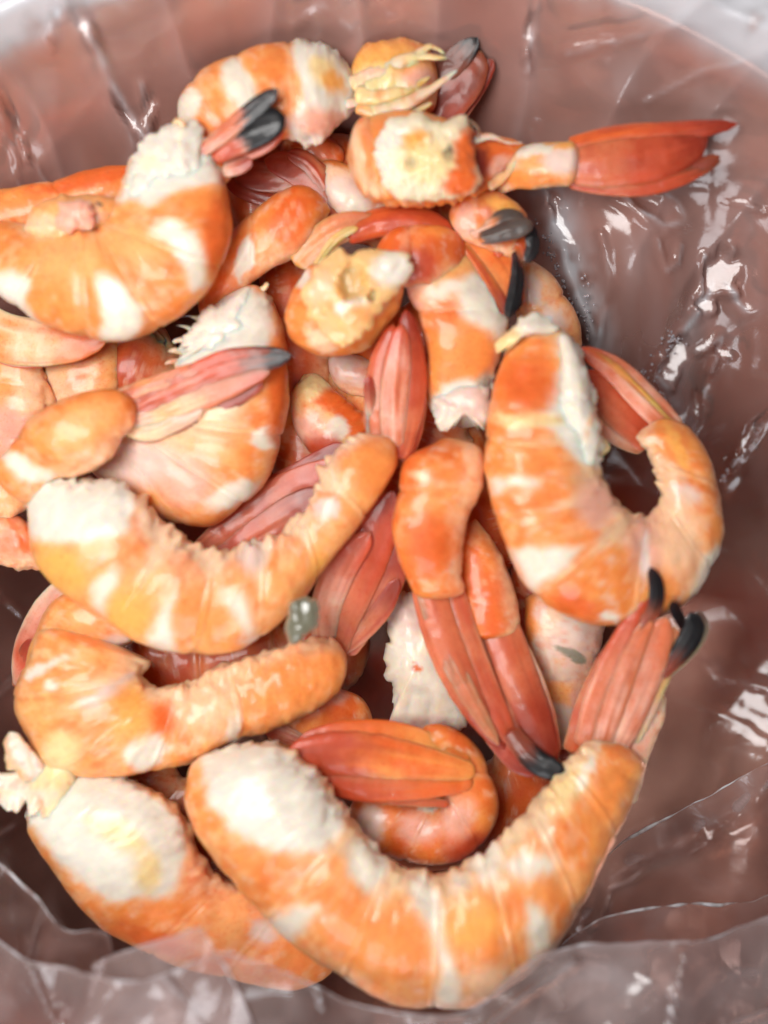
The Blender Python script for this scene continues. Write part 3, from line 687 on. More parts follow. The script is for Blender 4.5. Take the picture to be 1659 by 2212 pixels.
s = Shrimp('round orange shrimp seen at its cream cut end, beside the long right tail', 910, 345, 10)
s.body([(748, 300, 750, 378, 0), (768, 262, 775, 415, 5, .8), (820, 245, 830, 440, 0, .7), (900, 242, 900, 446, -10, .6), (980, 262, 985, 432, -10, .7), (1050, 290, 1055, 400, -20, .7), (1110, 300, 1105, 350, -20), (1142, 306, 1138, 322, -20)],
       base='o', base2='O', caps=(.35, .3), vent='o', segs=(.14,), patches=[('p', [(752, 280), (768, 262), (775, 300), (790, 380), (830, 420), (800, 425), (762, 380)]), ('O', 1045, 345, 70, 60, 0, .3), ('r', 1030, 360, 30, 45, 20, .4), ('k', 1085, 365, 30, 26, 0, .4)])
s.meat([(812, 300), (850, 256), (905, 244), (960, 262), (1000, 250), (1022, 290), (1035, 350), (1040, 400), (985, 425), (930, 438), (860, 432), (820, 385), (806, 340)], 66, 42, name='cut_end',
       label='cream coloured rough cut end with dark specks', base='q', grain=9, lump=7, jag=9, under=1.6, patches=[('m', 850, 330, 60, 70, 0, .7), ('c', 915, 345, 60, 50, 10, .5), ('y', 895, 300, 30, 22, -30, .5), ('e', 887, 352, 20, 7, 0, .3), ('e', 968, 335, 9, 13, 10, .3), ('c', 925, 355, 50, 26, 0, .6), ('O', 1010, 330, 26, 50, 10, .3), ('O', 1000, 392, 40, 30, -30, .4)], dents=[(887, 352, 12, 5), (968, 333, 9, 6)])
s.leg([(1020, 305), (1060, 295), (1100, 308), (1130, 308)], 10, 30, 20, 'K', 'w')
s.leg([(1000, 262), (1030, 280), (1035, 300)], 9, 45, 40, 'b', 'b')
s.leg([(1050, 400), (1090, 380), (1120, 345)], 16, -10, 0, 'p', 'c')

s = Shrimp('shrimp tail stretched out to the right with a long closed red fan', 1250, 350, -60)
s.body([(1045, 372, 1060, 425, -80), (1110, 322, 1110, 408, -35), (1180, 305, 1180, 404, -10), (1255, 298, 1250, 402, 0)], name='last_segment', base='l', base2='p', flat=.8, ragged=2, caps=(.3, .3),
       patches=[('K', 1215, 350, 44, 30, 0, .4), ('o', 1150, 385, 80, 16, 0, .4), ('y', 1200, 312, 70, 9, -4, .4), ('w', 1150, 325, 40, 12, -10, .4)])
s.fin([(1238, 350), (1320, 342), (1420, 332), (1530, 300)], 66, 0, 30, base='R', base2='t', tip=[('R', .3, .6), ('r', .6, 1)], prof=(.74, .3), flat=.36)
s.fin([(1245, 312), (1340, 292), (1460, 284), (1594, 268)], 25, 22, 52, base='R', base2='O', tip=[('R', .3, .7), ('r', .6, 1)], prof=(.8, .35), flat=.4)
s.fin([(1245, 392), (1330, 402), (1430, 395), (1558, 348)], 24, 0, 30, base='t', base2='R', tip=[('R', .3, .6), ('n', .7, .9)], prof=(.7, .4), flat=.4)
s.fin([(1440, 375), (1490, 365), (1530, 350), (1556, 338)], 16, 34, 40, base='r', base2='n', tip=[('n', .4, 1)], prof=(.5, .6), flat=.4)

# behind middle
s = Shrimp('pale pink shrimp body low behind the round cut shrimp, in the upper middle', 760, 430, -170)
s.body([(672, 345, 690, 390, -150), (730, 345, 700, 440, -140), (800, 380, 740, 480, -140), (860, 430, 800, 500, -150), (900, 490, 850, 530, -160)], base='p', base2='K', patches=[('K', 745, 420, 60, 40, 45, .4), ('w', 760, 440, 50, 22, 45, .5), ('o', 720, 345, 60, 16, 20, .4), ('O', 670, 330, 60, 30, 0, .4)])
s.body([(600, 300, 610, 360, -150), (680, 290, 690, 360, -150), (750, 320, 740, 370, -150)], name='upper_segment', base='t', base2='O', ragged=3)
s = Shrimp('plain orange shrimp segment with curled red tail, right of the upper left ring shrimp', 580, 520, -130)
s.body([(440, 560, 420, 690, -120), (500, 500, 480, 660, -100), (565, 440, 560, 600, -85), (630, 405, 640, 550, -80), (690, 415, 690, 500, -85), (716, 440, 712, 470, -90)], base='o', base2='O', segs=(.42,), ragged=3, caps=(.2, .4),
       patches=[('w', 530, 560, 19, 42, 8), ('O', 430, 620, 60, 50, -30, .4)])
s.fin([(718, 470), (700, 410), (650, 365), (570, 345)], 40, -110, -120, base='R', base2='t', prof=(.8, .4))
s.fin([(660, 410), (620, 380), (570, 380), (500, 370)], 34, -130, -150, base='R', base2='k', tip=[('r', .3, .9)])
s.fin([(600, 430), (560, 420), (520, 400), (490, 380)], 26, -150, -160, base='r', base2='R')
s.fin([(700, 400), (665, 350), (620, 330)], 20, -100, -100, base='t', base2='R')

s = Shrimp('red shrimp tail running up to the right above the hollow cut shrimp', 860, 520, -60)
s.fin([(650, 560), (690, 520), (740, 490), (820, 478)], 34, -50, -40, base='o', base2='k', tip=[('t', .2, 1)], prof=(.7, .5))
s.fin([(690, 560), (720, 520), (750, 500), (775, 492)], 11, -30, -20, base='y', base2='y', tip=[('y', .2, 1)])
s.fin([(760, 500), (830, 478), (900, 476), (980, 500)], 34, -40, -40, base='O', base2='R', tip=[('R', .3, 1)], prof=(.8, .5), flat=.5)
s.body([(800, 545, 815, 590, -40), (860, 490, 865, 618, -20), (930, 485, 935, 612, -20), (985, 500, 985, 590, -35), (1015, 530, 1010, 570, -50)], name='last_segment', base='O', base2='R', ragged=3, segs=(.4,), patches=[('R', 900, 570, 50, 40, 0, .4), ('o', 950, 500, 40, 14, 0, .4)])

s = Shrimp('amber shrimp tail with greyish brown and black fins below the round cut end', 1080, 510, -60)
s.body([(965, 440, 975, 500, -40), (1030, 408, 1015, 525, -35), (1095, 425, 1070, 545, -35), (1145, 470, 1115, 560, -45)], flat=.5, caps=(.3, .1), name='last_segment', base='o', base2='t', ragged=3, patches=[('k', 1005, 480, 26, 34, 0, .3), ('y', 1080, 440, 40, 14, 20, .4)])
s.fin([(1010, 530), (1050, 560), (1085, 610), (1104, 682)], 50, -40, -20, base='o', base2='O', tip=[('R', .5, .9), ('b', .93, 1)], prof=(.8, .4))
s.fin([(1115, 560), (1118, 600), (1112, 640), (1096, 688)], 17, -10, -5, base='b', base2='b', tip=[('b', .1, .3)], label='narrow black fin edge')
s.fin([(1010, 545), (1045, 600), (1075, 650), (1095, 680)], 20, -20, -5, base='O', base2='R')
s.fin([(1050, 512), (1085, 502), (1120, 492), (1152, 484)], 22, 12, 22, base='o', base2='O', tip=[('e', 0.02, .10)], label='greyish brown fin tip', flat=.35)
s.fin([(1030, 500), (1065, 485), (1100, 470), (1135, 478)], 22, 24, 26, base='o', base2='k', tip=[('e', .35, .6)], flat=.35)
s.fin([(1120, 470), (1148, 500), (1152, 535), (1135, 568)], 16, 6, 0, base='b', base2='n', tip=[('b', .2, .4)], label='curled black fin')
s.fin([(1080, 540), (1110, 520), (1130, 530), (1132, 565)], 18, 0, 0, base='O', base2='R', tip=[('n', .6, 1)])

s = Shrimp('pale peach shrimp back at the right, above the big U shaped shrimp', 1180, 650, -160)
s.body([(1130, 545, 1080, 600, -150), (1200, 610, 1110, 660, -140), (1245, 690, 1130, 720, -140), (1262, 770, 1150, 780, -150), (1262, 850, 1160, 850, -160)], base='l', base2='p', segs=(.35, .7), patches=[('K', 1140, 620, 22, 40, -20, .3), ('K', 1190, 690, 30, 30, 0, .5)])

s = Shrimp('orange shrimp with a large white patch and torn white end hanging down, centre right', 1000, 750, -70)
s.body([(880, 560, 1000, 520, -70), (880, 620, 1050, 590, -60), (905, 690, 1098, 690, -50), (925, 760, 1085, 750, -50), (925, 830, 1070, 815, -60), (935, 885, 1062, 880, -70), (948, 920, 1050, 930, -80)],
       base='o', base2='O', segs=(.34,), caps=(.2, .2), ragged=5,
       patches=[('l', 990, 560, 60, 50, 0, .4), ('k', 900, 640, 34, 30, 0, .5), ('w', [(920, 640), (960, 600), (1040, 590), (1110, 690), (1090, 720), (1055, 740), (1005, 690), (985, 640)]),
                ('m', [(920, 870), (960, 830), (1000, 812), (1080, 800), (1080, 960), (930, 950)]), ('g', 1045, 850, 18, 60, 0, .5), ('o', 1000, 760, 70, 60, 0, .3)])
s.meat([(935, 870), (965, 835), (1010, 815), (1050, 830), (1062, 880), (1052, 925), (1030, 930), (1020, 905), (990, 905), (972, 935), (945, 910)], -30, 34, base='m', lump=9, jag=9, patches=[('K', 1010, 860, 60, 50, 0, .6)])

# hollow cut shrimp
s = Shrimp('small orange shrimp stump with a hollow cream cut face, in the upper centre', 745, 665, 0)
s.body([(640, 585, 700, 560, -10, .5), (618, 650, 790, 560, -5, .5), (628, 730, 860, 590, -5, .5), (690, 775, 870, 660, -15, .5), (760, 785, 840, 715, -30, .6)], base='o', base2='O', caps=(.5, .5), vent='o', ragged=3,
       patches=[('p', 690, 740, 45, 12, 35, .4), ('w', 650, 600, 20, 20, 0, .4)], lump=5)
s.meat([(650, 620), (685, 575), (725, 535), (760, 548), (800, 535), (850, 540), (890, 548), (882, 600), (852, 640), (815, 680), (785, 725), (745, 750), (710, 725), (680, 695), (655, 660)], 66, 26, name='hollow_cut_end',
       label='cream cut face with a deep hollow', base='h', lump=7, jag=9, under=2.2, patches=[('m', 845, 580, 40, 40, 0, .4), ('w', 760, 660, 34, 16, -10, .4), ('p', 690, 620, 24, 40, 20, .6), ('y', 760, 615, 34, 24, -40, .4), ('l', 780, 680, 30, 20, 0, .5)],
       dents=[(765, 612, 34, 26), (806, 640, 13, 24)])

# centre small curled with orange triangle
s = Shrimp('small curled shrimp with an orange patch between white ones, behind the upright red tail', 700, 880, -200)
s.body([(660, 790, 720, 830, -170), (632, 850, 740, 860, -160), (640, 930, 760, 880, -160), (700, 1000, 800, 900, -170), (790, 980, 820, 880, -180)], base='c', base2='l', caps=(.5, .4), vent='K', ragged=8,
       patches=[('K', 740, 795, 60, 22, 0, .3), ('c', 680, 830, 40, 40, 0, .4), ('O', [(735, 820), (775, 870), (800, 940), (755, 950), (720, 890), (680, 870)]), ('w', 728, 930, 26, 28, 0), ('k', 670, 930, 36, 40, 0, .5), ('R', 700, 970, 50, 30, 0, .5)])
s.body([(700, 760, 720, 840, -200), (790, 770, 790, 860, -200), (830, 800, 820, 880, -210)], name='upper_segment', base='K', base2='k', ragged=4)

# --- curled shrimp, middle left
s = Shrimp('curled shrimp with ragged white head end, left of centre, behind the crossed red tail', 480, 880, -110)
s.body([(500, 615, 430, 690, -90), (560, 618, 395, 735, -80), (606, 690, 380, 800, -75), (622, 790, 370, 860, -70), (618, 890, 350, 895, -70), (596, 985, 330, 915, -70), (540, 1080, 300, 930, -75), (450, 1135, 270, 945, -80), (350, 1118, 235, 965, -90), (260, 1070, 210, 985, -100), (190, 1020, 195, 1000, -110)],
       base='o', base2='l', segs=(.25, .42, .60, .76), caps=(.2, .3), ragged=9, vent='K',
       patches=[('m', [(380, 760), (400, 660), (520, 610), (580, 650), (590, 720), (560, 770), (480, 780), (400, 830)]), ('w', 585, 945, 40, 22, -8), ('w', 500, 1068, 55, 26, -25, .3), ('K', 300, 1000, 110, 50, 0, .5), ('p', 440, 900, 90, 60, -30, .6), ('k', 400, 1040, 60, 50, 0, .5), ('O', 600, 850, 20, 90, 0, .5)])
s.meat([(405, 750), (380, 795), (400, 730), (415, 700), (440, 670), (480, 650), (530, 625), (560, 660), (568, 720), (545, 765), (480, 790), (430, 790)], -40, 44, base='m', lump=8, jag=14, fiber=80)

s = Shrimp('shrimp crossing from the left edge with a closed red fan and dark tip', 220, 930, 0)
s.body([(-40, 1010, 60, 1110, -20), (8, 985, 110, 1040, 0), (50, 920, 165, 1032, 20), (110, 878, 225, 1000, 30), (190, 848, 262, 950, 30), (262, 846, 292, 915, 25), (292, 862, 300, 890, 20)], base='o', base2='o', segs=(.28,), caps=(.2, .3), ragged=3,
       patches=[('w', [(0, 985), (20, 975), (70, 1000), (110, 1020), (110, 1045), (40, 1040)]), ('l', 180, 920, 80, 40, -30, .5)])
s.fin([(262, 862), (340, 838), (420, 810), (545, 775)], 28, 20, 45, base='o', base2='t', tip=[('t', .2, .5), ('R', .5, 1)], prof=(.8, .4))
s.fin([(300, 880), (400, 830), (500, 785), (632, 768)], 34, 30, 60, base='R', base2='t', tip=[('R', .4, .6), ('n', .68, .78), ('b', .80, .9)], prof=(.6, .5))
s.fin([(290, 905), (370, 885), (450, 855), (585, 800)], 26, 25, 55, base='l', base2='k', tip=[('t', .3, .7), ('R', .7, 1)], prof=(.7, .4))
s.fin([(340, 925), (420, 900), (480, 870), (570, 825)], 30, 5, 20, base='t', base2='R', prof=(.6, .4))
s.fin([(280, 930), (330, 935), (390, 905), (440, 880)], 22, 15, 20, base='k', base2='p', tip=[('k', .3, .8)])

# --- ring shrimp upper left
s = Shrimp('large ring shaped shrimp with white torn head end, at the upper left', 280, 560, 0)
s.body([(-80, 420, -60, 520, -90), (20, 408, 40, 500, -80), (120, 385, 140, 470, -75), (220, 362, 240, 440, -80), (300, 352, 310, 420, -90)], name='tail_segment', base='o', base2='o', segs=(.5,), ragged=4, caps=(.2, .3), patches=[('O', 200, 385, 120, 18, -12, .4)])
s.body([(448, 285, 300, 300, -10, .7), (472, 345, 272, 372, 0, .75), (490, 425, 250, 440, 10), (497, 500, 235, 470, 10), (478, 580, 225, 482, 10), (425, 652, 214, 486, 10), (345, 708, 205, 490, 10), (255, 738, 190, 492, 10), (160, 722, 170, 494, 10), (75, 690, 140, 500, 0), (0, 640, 105, 505, -5), (-60, 560, 70, 500, -20), (-70, 470, 60, 480, -40)],
       base='o', base2='o', vent='l', segs=(.30, .47, .62, .78), caps=(.2, .2), ragged=6,
       patches=[('m', [(290, 300), (350, 260), (450, 260), (470, 330), (490, 400), (440, 400), (380, 412), (330, 440), (262, 430)]),
                ('w', [(322, 488), (370, 478), (420, 500), (446, 560), (446, 610), (415, 630), (395, 580), (370, 530), (335, 515)]),
                ('w', [(200, 585), (235, 590), (275, 620), (306, 665), (306, 705), (270, 738), (215, 738), (222, 690), (212, 640)]),
                ('w', [(-10, 590), (30, 590), (62, 610), (60, 650), (100, 720), (40, 700), (-10, 680)]), ('l', 150, 560, 80, 50, 0, .6), ('l', 300, 530, 60, 40, 20, .6), ('p', 110, 480, 70, 26, -10, .5), ('O', 470, 500, 26, 90, 0, .5)])
s.meat([(272, 425), (285, 370), (296, 320), (330, 290), (360, 265), (430, 262), (446, 300), (440, 350), (430, 395), (385, 410), (335, 432), (290, 440)], 40, 46, base='m', lump=9, jag=10, fiber=70, label='white torn head end')
s.meat([(50, 500), (70, 450), (110, 425), (170, 420), (235, 425), (262, 450), (250, 500), (180, 530), (90, 530)], -10, 60, name='belly', base='l', lump=9, jag=5, mat=M_BODY, patches=[('K', 175, 470, 40, 26, 0, .5), ('p', 90, 490, 60, 26, 0, .5)])
s.meat([(130, 440), (170, 430), (200, 450), (190, 490), (150, 500), (120, 480)], 55, 20, name='belly_flap', base='k', lump=8, jag=9)
s.leg([(222, 446), (212, 440), (206, 436)], 8, 80, 86, 'b', 'b', name='dark_vein')
s.leg([(400, 280), (385, 262), (372, 268)], 12, 60, 70, 'c', 'k')

# --- middle left arc shrimp with tail up to the centre
s = Shrimp('long arched shrimp across the middle left with white head end and upright red tail', 440, 1240, 0)
s.body([(52, 1140, 66, 1035, -10), (72, 1205, 190, 1035, 0), (120, 1265, 290, 1065, 5), (210, 1330, 355, 1130, 10), (320, 1395, 410, 1172, 10), (440, 1410, 480, 1188, 10), (550, 1388, 555, 1168, 5), (645, 1300, 620, 1142, 5), (722, 1200, 665, 1088, 5), (790, 1112, 698, 1015, 5), (846, 1030, 738, 955, 0), (880, 965, 800, 925, -10)],
       base='l', base2='o', segs=(.26, .42, .55, .70, .84), caps=(.25, .3), scallop=.7, ragged=16, vent='k', tone=-.2, ventw=.45,
       patches=[('m', [(50, 1040), (100, 1025), (200, 1030), (285, 1060), (290, 1100), (280, 1150), (200, 1170), (120, 1175), (60, 1160)]),
                ('y', 130, 1230, 60, 45, 40, .4), ('w', [(200, 1270), (240, 1225), (262, 1245), (232, 1300), (225, 1330), (198, 1310)], 6), ('y', 280, 1320, 50, 50, 20, .5),
                ('w', [(330, 1360), (352, 1300), (385, 1285), (372, 1340), (385, 1410), (310, 1395)], 6), ('w', [(478, 1290), (520, 1280), (545, 1330), (545, 1385), (520, 1345)], 8), ('o', 430, 1330, 60, 60, 0, .4),
                ('K', 545, 1200, 30, 40, 20, .5), ('K', 710, 1100, 26, 18, -20, .4), ('o', 800, 1010, 60, 60, 0, .4), ('y', 690, 1240, 26, 40, 0, .6), ('K', 545, 1385, 34, 14, 0, .4)])
s.fin([(862, 975), (880, 900), (890, 800), (876, 668)], 34, -20, 10, base='R', base2='t', tip=[('R', .2, .7), ('r', .6, 1)], prof=(.8, .35), flat=.4)
s.fin([(820, 945), (818, 870), (825, 790), (850, 700)], 32, -15, 5, base='t', base2='t', tip=[('R', .4, 1)], prof=(.9, .3), flat=.4)
s.fin([(850, 950), (850, 870), (858, 790), (868, 700)], 32, 5, 30, base='t', base2='k', tip=[('R', .5, 1)], prof=(.7, .4), flat=.35)
s.fin([(880, 985), (898, 920), (902, 850), (896, 780)], 20, -35, -20, base='R', base2='R')
s.fin([(800, 950), (802, 900), (800, 860), (795, 810)], 13, -10, 10, base='k', base2='t')
s = Shrimp('small red tail fins in the shadow above the long arched shrimp', 600, 1090, -120)
s.fin([(440, 1190), (520, 1130), (610, 1070), (740, 1000)], 44, -110, -80, base='R', base2='t', tip=[('R', .3, 1)], prof=(.6, .5))
s.fin([(480, 1200), (560, 1150), (640, 1100), (700, 1060)], 38, -100, -80, base='t', base2='R')
s.fin([(540, 1060), (600, 1050), (680, 1010), (750, 960)], 30, -120, -120, base='r', base2='R')

# --- lower left curled shrimp, its fan turned up
s = Shrimp('curled shrimp on the lower left with broad last segment and upturned red fan', 330, 1540, -60)
s.body([(90, 1330, 330, 1420, -80), (62, 1420, 318, 1440, -60), (28, 1510, 312, 1462, -50), (60, 1590, 322, 1478, -45), (120, 1668, 345, 1484, -40), (270, 1676, 378, 1482, -40), (400, 1650, 415, 1468, -40), (505, 1602, 480, 1440, -40), (620, 1562, 580, 1405, -45), (720, 1500, 680, 1380, -50), (760, 1440, 735, 1385, -60)],
       base='l', base2='o', segs=(.16, .33, .50, .70), caps=(.2, .12), scallop=.6, ragged=9, vent='p', lump=5,
       patches=[('w', 315, 1622, 46, 38, 0), ('w', 508, 1560, 14, 46, 10, .3), ('w', 110, 1482, 14, 18, 20, .4), ('c', 130, 1625, 40, 45, 0, .5), ('w', 100, 1440, 34, 10, -30, .4), ('O', 350, 1550, 40, 30, 20, .5), ('y', 285, 1540, 40, 60, 0, .5),
                ('K', [(170, 1520), (220, 1480), (290, 1455), (250, 1490), (200, 1530)], 6), ('o', 620, 1480, 130, 60, -20, .5), ('p', 440, 1520, 60, 60, 0, .6)])
s.body([(48, 1480, 110, 1490, -120), (70, 1380, 190, 1450, -90), (110, 1300, 260, 1400, -85), (190, 1270, 320, 1370, -90), (290, 1300, 340, 1370, -95)], name='front_segment', base='o', base2='l', ragged=6, caps=(.3, .4), patches=[('K', 270, 1395, 40, 22, 0, .4)])
s.fin([(715, 1400), (740, 1310), (790, 1200), (850, 1060)], 52, -80, -40, base='R', base2='t', tip=[('R', .3, .6), ('r', .7, 1)], prof=(.7, .5))
s.fin([(750, 1395), (800, 1320), (840, 1250), (872, 1160)], 36, -100, -70, base='R', base2='t', prof=(.7, .5))
s.fin([(700, 1370), (705, 1300), (740, 1220), (800, 1150)], 36, -60, -30, base='t', base2='k', tip=[('R', .3, .9)], prof=(.7, .5))
s.fin([(745, 1400), (790, 1360), (830, 1310), (860, 1250)], 22, -90, -80, base='t', base2='R')
s = Shrimp('pinkish shrimp edge showing left of the lower left curled shrimp', 100, 1380, -180)
s.fin([(50, 1470), (60, 1400), (100, 1320), (150, 1250)], 34, -150, -120, base='k', base2='R', tip=[('k', .2, 1)], prof=(.6, .5))
s.fin([(40, 1470), (50, 1430), (75, 1380)], 20, -160, -150, base='r', base2='R')

scr = blob('shell_scrap', [(618, 1345), (625, 1305), (655, 1290), (685, 1300), (688, 1340), (660, 1375), (640, 1392), (622, 1385)], 90, 22, plain('clear_grey_shell', (0.20, 0.19, 0.13), 0.2, **{'Transmission Weight': 0.25, 'Coat Weight': 0.6}), lump=8, jag=5)
tag(scr, 'small glassy grey green scrap of shell on the long arched shrimp', 'shell scrap')
s = Shrimp('short orange red shrimp lying below the broad segment, left of the centre gap', 700, 1560, -170)
s.body([(560, 1560, 600, 1640, -170), (640, 1510, 650, 1620, -150), (710, 1485, 720, 1600, -150), (770, 1500, 780, 1600, -160), (810, 1540, 800, 1590, -170)], base='O', base2='o', patches=[('k', 700, 1500, 50, 20, 0, .4)], ragged=5)
s.fin([(650, 1600), (620, 1590), (590, 1575), (565, 1560)], 22, -110, -110, base='R', base2='k')

# --- centre pair of tails
s = Shrimp('white torn shrimp meat in the gap left of the central tails', 900, 1450, -200)
s.meat([(840, 1330), (862, 1270), (900, 1280), (960, 1320), (1000, 1420), (1010, 1560), (920, 1590), (838, 1580), (850, 1520), (835, 1440)], -170, 60, base='w', lump=6, jag=12, patches=[('K', 890, 1320, 60, 50, 0, .5), ('O', 905, 1445, 12, 10, 0, .3), ('K', 930, 1580, 80, 30, 0, .4)], name='body')
s = Shrimp('white bellied shrimp standing between the central tails and the far right tail', 1210, 1430, -180)
s.body([(1130, 1270, 1310, 1270, -170), (1135, 1350, 1305, 1350, -150), (1150, 1430, 1285, 1430, -150), (1165, 1500, 1265, 1500, -155), (1175, 1560, 1255, 1560, -160), (1190, 1620, 1240, 1620, -170)], base='w', base2='K', caps=(.2, .5), segs=(.55,), ragged=6, vent='k',
       patches=[('o', 1140, 1350, 22, 100, 0, .5), ('l', 1215, 1500, 60, 26, 10, .4), ('g', 1225, 1410, 34, 8, 28, .3), ('k', 1250, 1510, 20, 30, 0, .5)])

s = Shrimp('right one of two slim central tails, its red fan ending in black', 1080, 1400, -70)
s.body([(1010, 1120, 1040, 1120, -100), (985, 1180, 1075, 1180, -80), (990, 1260, 1100, 1240, -75), (1000, 1330, 1122, 1320, -70), (1010, 1390, 1130, 1380, -70)], name='last_segment', base='O', base2='o', flat=.8, ragged=3, caps=(.6, .2))
s.fin([(1075, 1350), (1110, 1450), (1150, 1550), (1195, 1660)], 48, -50, -10, base='R', base2='t', tip=[('r', .3, .9)], prof=(.9, .3), flat=.4)
s.fin([(1040, 1360), (1070, 1450), (1110, 1550), (1165, 1640)], 40, -40, -5, base='t', base2='R', tip=[('r', .4, 1)], prof=(.9, .3))
s.fin([(1110, 1590), (1150, 1640), (1185, 1660), (1222, 1668)], 27, 5, 30, base='r', base2='n', tip=[('b', .2, .6)], label='glossy black fin tip', prof=(.7, .6), flat=.3)
s.fin([(1110, 1360), (1150, 1450), (1180, 1540), (1205, 1640)], 20, -40, -20, base='t', base2='k', tip=[('r', .4, 1)])
s = Shrimp('left one of two slim central tails, with a curved orange segment', 960, 1200, 0)
s.body([(925, 960, 985, 935, -30), (882, 985, 1040, 965, -10), (864, 1050, 1045, 1040, 0), (850, 1130, 1015, 1110, 0), (862, 1200, 998, 1180, 0), (885, 1260, 998, 1250, -5), (900, 1300, 1010, 1290, -15)], base='o', base2='O', segs=(.30,), caps=(.35, .15), ragged=3,
       patches=[('p', 915, 1030, 34, 14, 25, .4), ('p', 1020, 985, 16, 30, 0, .5), ('O', 930, 1180, 60, 60, 0, .6)])
s.fin([(930, 1275), (960, 1380), (1010, 1490), (1090, 1620)], 44, -25, -20, base='R', base2='t', tip=[('r', .5, 1)], prof=(.95, .3), flat=.4)
s.fin([(920, 1285), (950, 1370), (1000, 1480), (1078, 1610)], 22, 0, 10, base='t', base2='k', tip=[('t', .4, 1)], prof=(.8, .4))
s.fin([(975, 1280), (1005, 1380), (1050, 1490), (1115, 1620)], 32, -15, 0, base='t', base2='R', tip=[('R', .4, 1)], prof=(.9, .3))
s.fin([(1040, 1560), (1080, 1610), (1120, 1650), (1165, 1672)], 22, -25, -10, base='r', base2='R')

# --- big right shrimp
s = Shrimp('big U shaped shrimp on the right with a ragged white head end', 1250, 1050, 0)
s.body([(1110, 705, 1215, 690, 0, .8), (1085, 780, 1255, 765, 15), (1062, 860, 1280, 850, 25), (1048, 930, 1300, 930, 30), (1050, 1010, 1296, 1005, 30), (1062, 1090, 1312, 1060, 30), (1095, 1180, 1345, 1095, 25), (1135, 1265, 1362, 1110, 20), (1215, 1325, 1378, 1116, 10), (1320, 1350, 1395, 1118, 0), (1430, 1330, 1412, 1108, -10), (1512, 1270, 1424, 1090, -15), (1560, 1175, 1425, 1060, -20), (1556, 1080, 1412, 1020, -20), (1535, 1000, 1395, 975, -20), (1500, 935, 1378, 945, -20), (1468, 895, 1385, 915, -25)],
       base='o', base2='o', segs=(.20, .33, .46, .60, .74, .87), caps=(.3, .25), scallop=.6, ragged=10, vent='p', lump=3.5,
       patches=[('m', [(1205, 700), (1245, 740), (1275, 800), (1300, 900), (1310, 990), (1285, 1015), (1250, 1000), (1200, 930), (1150, 905), (1185, 880), (1205, 790), (1200, 740)]),
                ('m', [(1105, 690), (1150, 672), (1205, 680), (1200, 715), (1120, 720)]), ('w', [(1060, 1035), (1110, 1025), (1160, 1035), (1165, 1052), (1110, 1055), (1065, 1070)], 6), ('c', 1130, 905, 70, 18, 0, .4),
                ('w', [(1105, 1190), (1180, 1180), (1250, 1185), (1225, 1225), (1175, 1265), (1145, 1285)], 6), ('O', 1140, 830, 60, 60, 0, .6), ('K', 1480, 1070, 34, 26, 0, .4), ('w', [(1515, 1200), (1565, 1180), (1550, 1260), (1485, 1300), (1500, 1270)], 6),
                ('k', 1400, 1170, 44, 60, 0, .5), ('p', 1470, 1160, 50, 90, -10, .6), ('K', 1392, 1190, 10, 50, 0, .4), ('O', 1250, 1310, 60, 26, 20, .5), ('w', 1315, 1330, 22, 12, 0, .4), ('y', 1460, 960, 9, 90, -24, .4), ('k', 1290, 1090, 40, 50, 0, .5)])
s.meat([(1210, 725), (1235, 735), (1262, 790), (1275, 850), (1296, 920), (1292, 980), (1270, 1010), (1240, 985), (1205, 930), (1195, 890), (1210, 820)], 70, 40, base='m', lump=8, jag=9, fiber=80, label='ragged white meat along the inner edge', patches=[('p', 1275, 915, 10, 18, 0, .5)])
s.meat([(1108, 700), (1140, 676), (1180, 682), (1205, 705), (1190, 722), (1150, 722), (1115, 735), (1080, 770), (1070, 745)], 45, 28, base='m', lump=8, jag=8, patches=[('c', 1090, 740, 40, 40, 0, .6)])
s.fin([(1450, 920), (1390, 860), (1330, 800), (1250, 752)], 32, -30, -10, base='t', base2='k', tip=[('R', .5, 1)], prof=(.8, .3), flat=.4)
s.fin([(1400, 945), (1350, 900), (1300, 850), (1262, 800)], 40, -60, -50, base='t', base2='R', tip=[('R', .5, 1)], prof=(.8, .4))
s.fin([(1380, 960), (1335, 930), (1300, 890), (1280, 860)], 36, -70, -70, base='t', base2='k', tip=[('t', .4, 1)])
s.fin([(1440, 900), (1380, 840), (1320, 785), (1270, 755)], 8, 5, 15, base='O', base2='y', tip=[('R', .5, 1)])
bit = blob('shell_scrap', [(1285, 970), (1292, 945), (1308, 948), (1318, 970), (1300, 985)], 20, 12, M_MEAT, lump=4, jag=2, base='c')
tag(bit, 'tiny pale yellow crumb at the inner edge of the big right shrimp', 'crumb')

# --- bottom centre curled shrimp
s = Shrimp('tightly curled shrimp in the bottom centre with a bright red fan pointing left', 930, 1700, -50)
s.body([(745, 1745, 790, 1700, -130), (768, 1830, 850, 1720, -120), (860, 1858, 920, 1740, -110), (940, 1868, 950, 1740, -100), (1020, 1845, 960, 1720, -90), (1068, 1780, 965, 1700, -80), (1070, 1700, 960, 1680, -70), (1035, 1620, 950, 1665, -60), (970, 1570, 930, 1660, -50), (900, 1560, 905, 1660, -45)],
       base='O', base2='o', segs=(.28, .5, .72), caps=(.3, .3), ragged=5, vent='t', patches=[('K', 800, 1780, 34, 46, 0, .4), ('k', 900, 1790, 44, 34, 0, .5), ('w', 925, 1752, 20, 10, 0, .4), ('R', 1020, 1830, 60, 26, -20, .5), ('k', 985, 1770, 34, 50, 20, .6)])
s.fin([(1000, 1640), (880, 1600), (750, 1590), (640, 1602)], 38, -20, 10, base='o', base2='O', tip=[('O', .3, .6), ('R', .6, 1)], prof=(.4, .5), flat=.3)
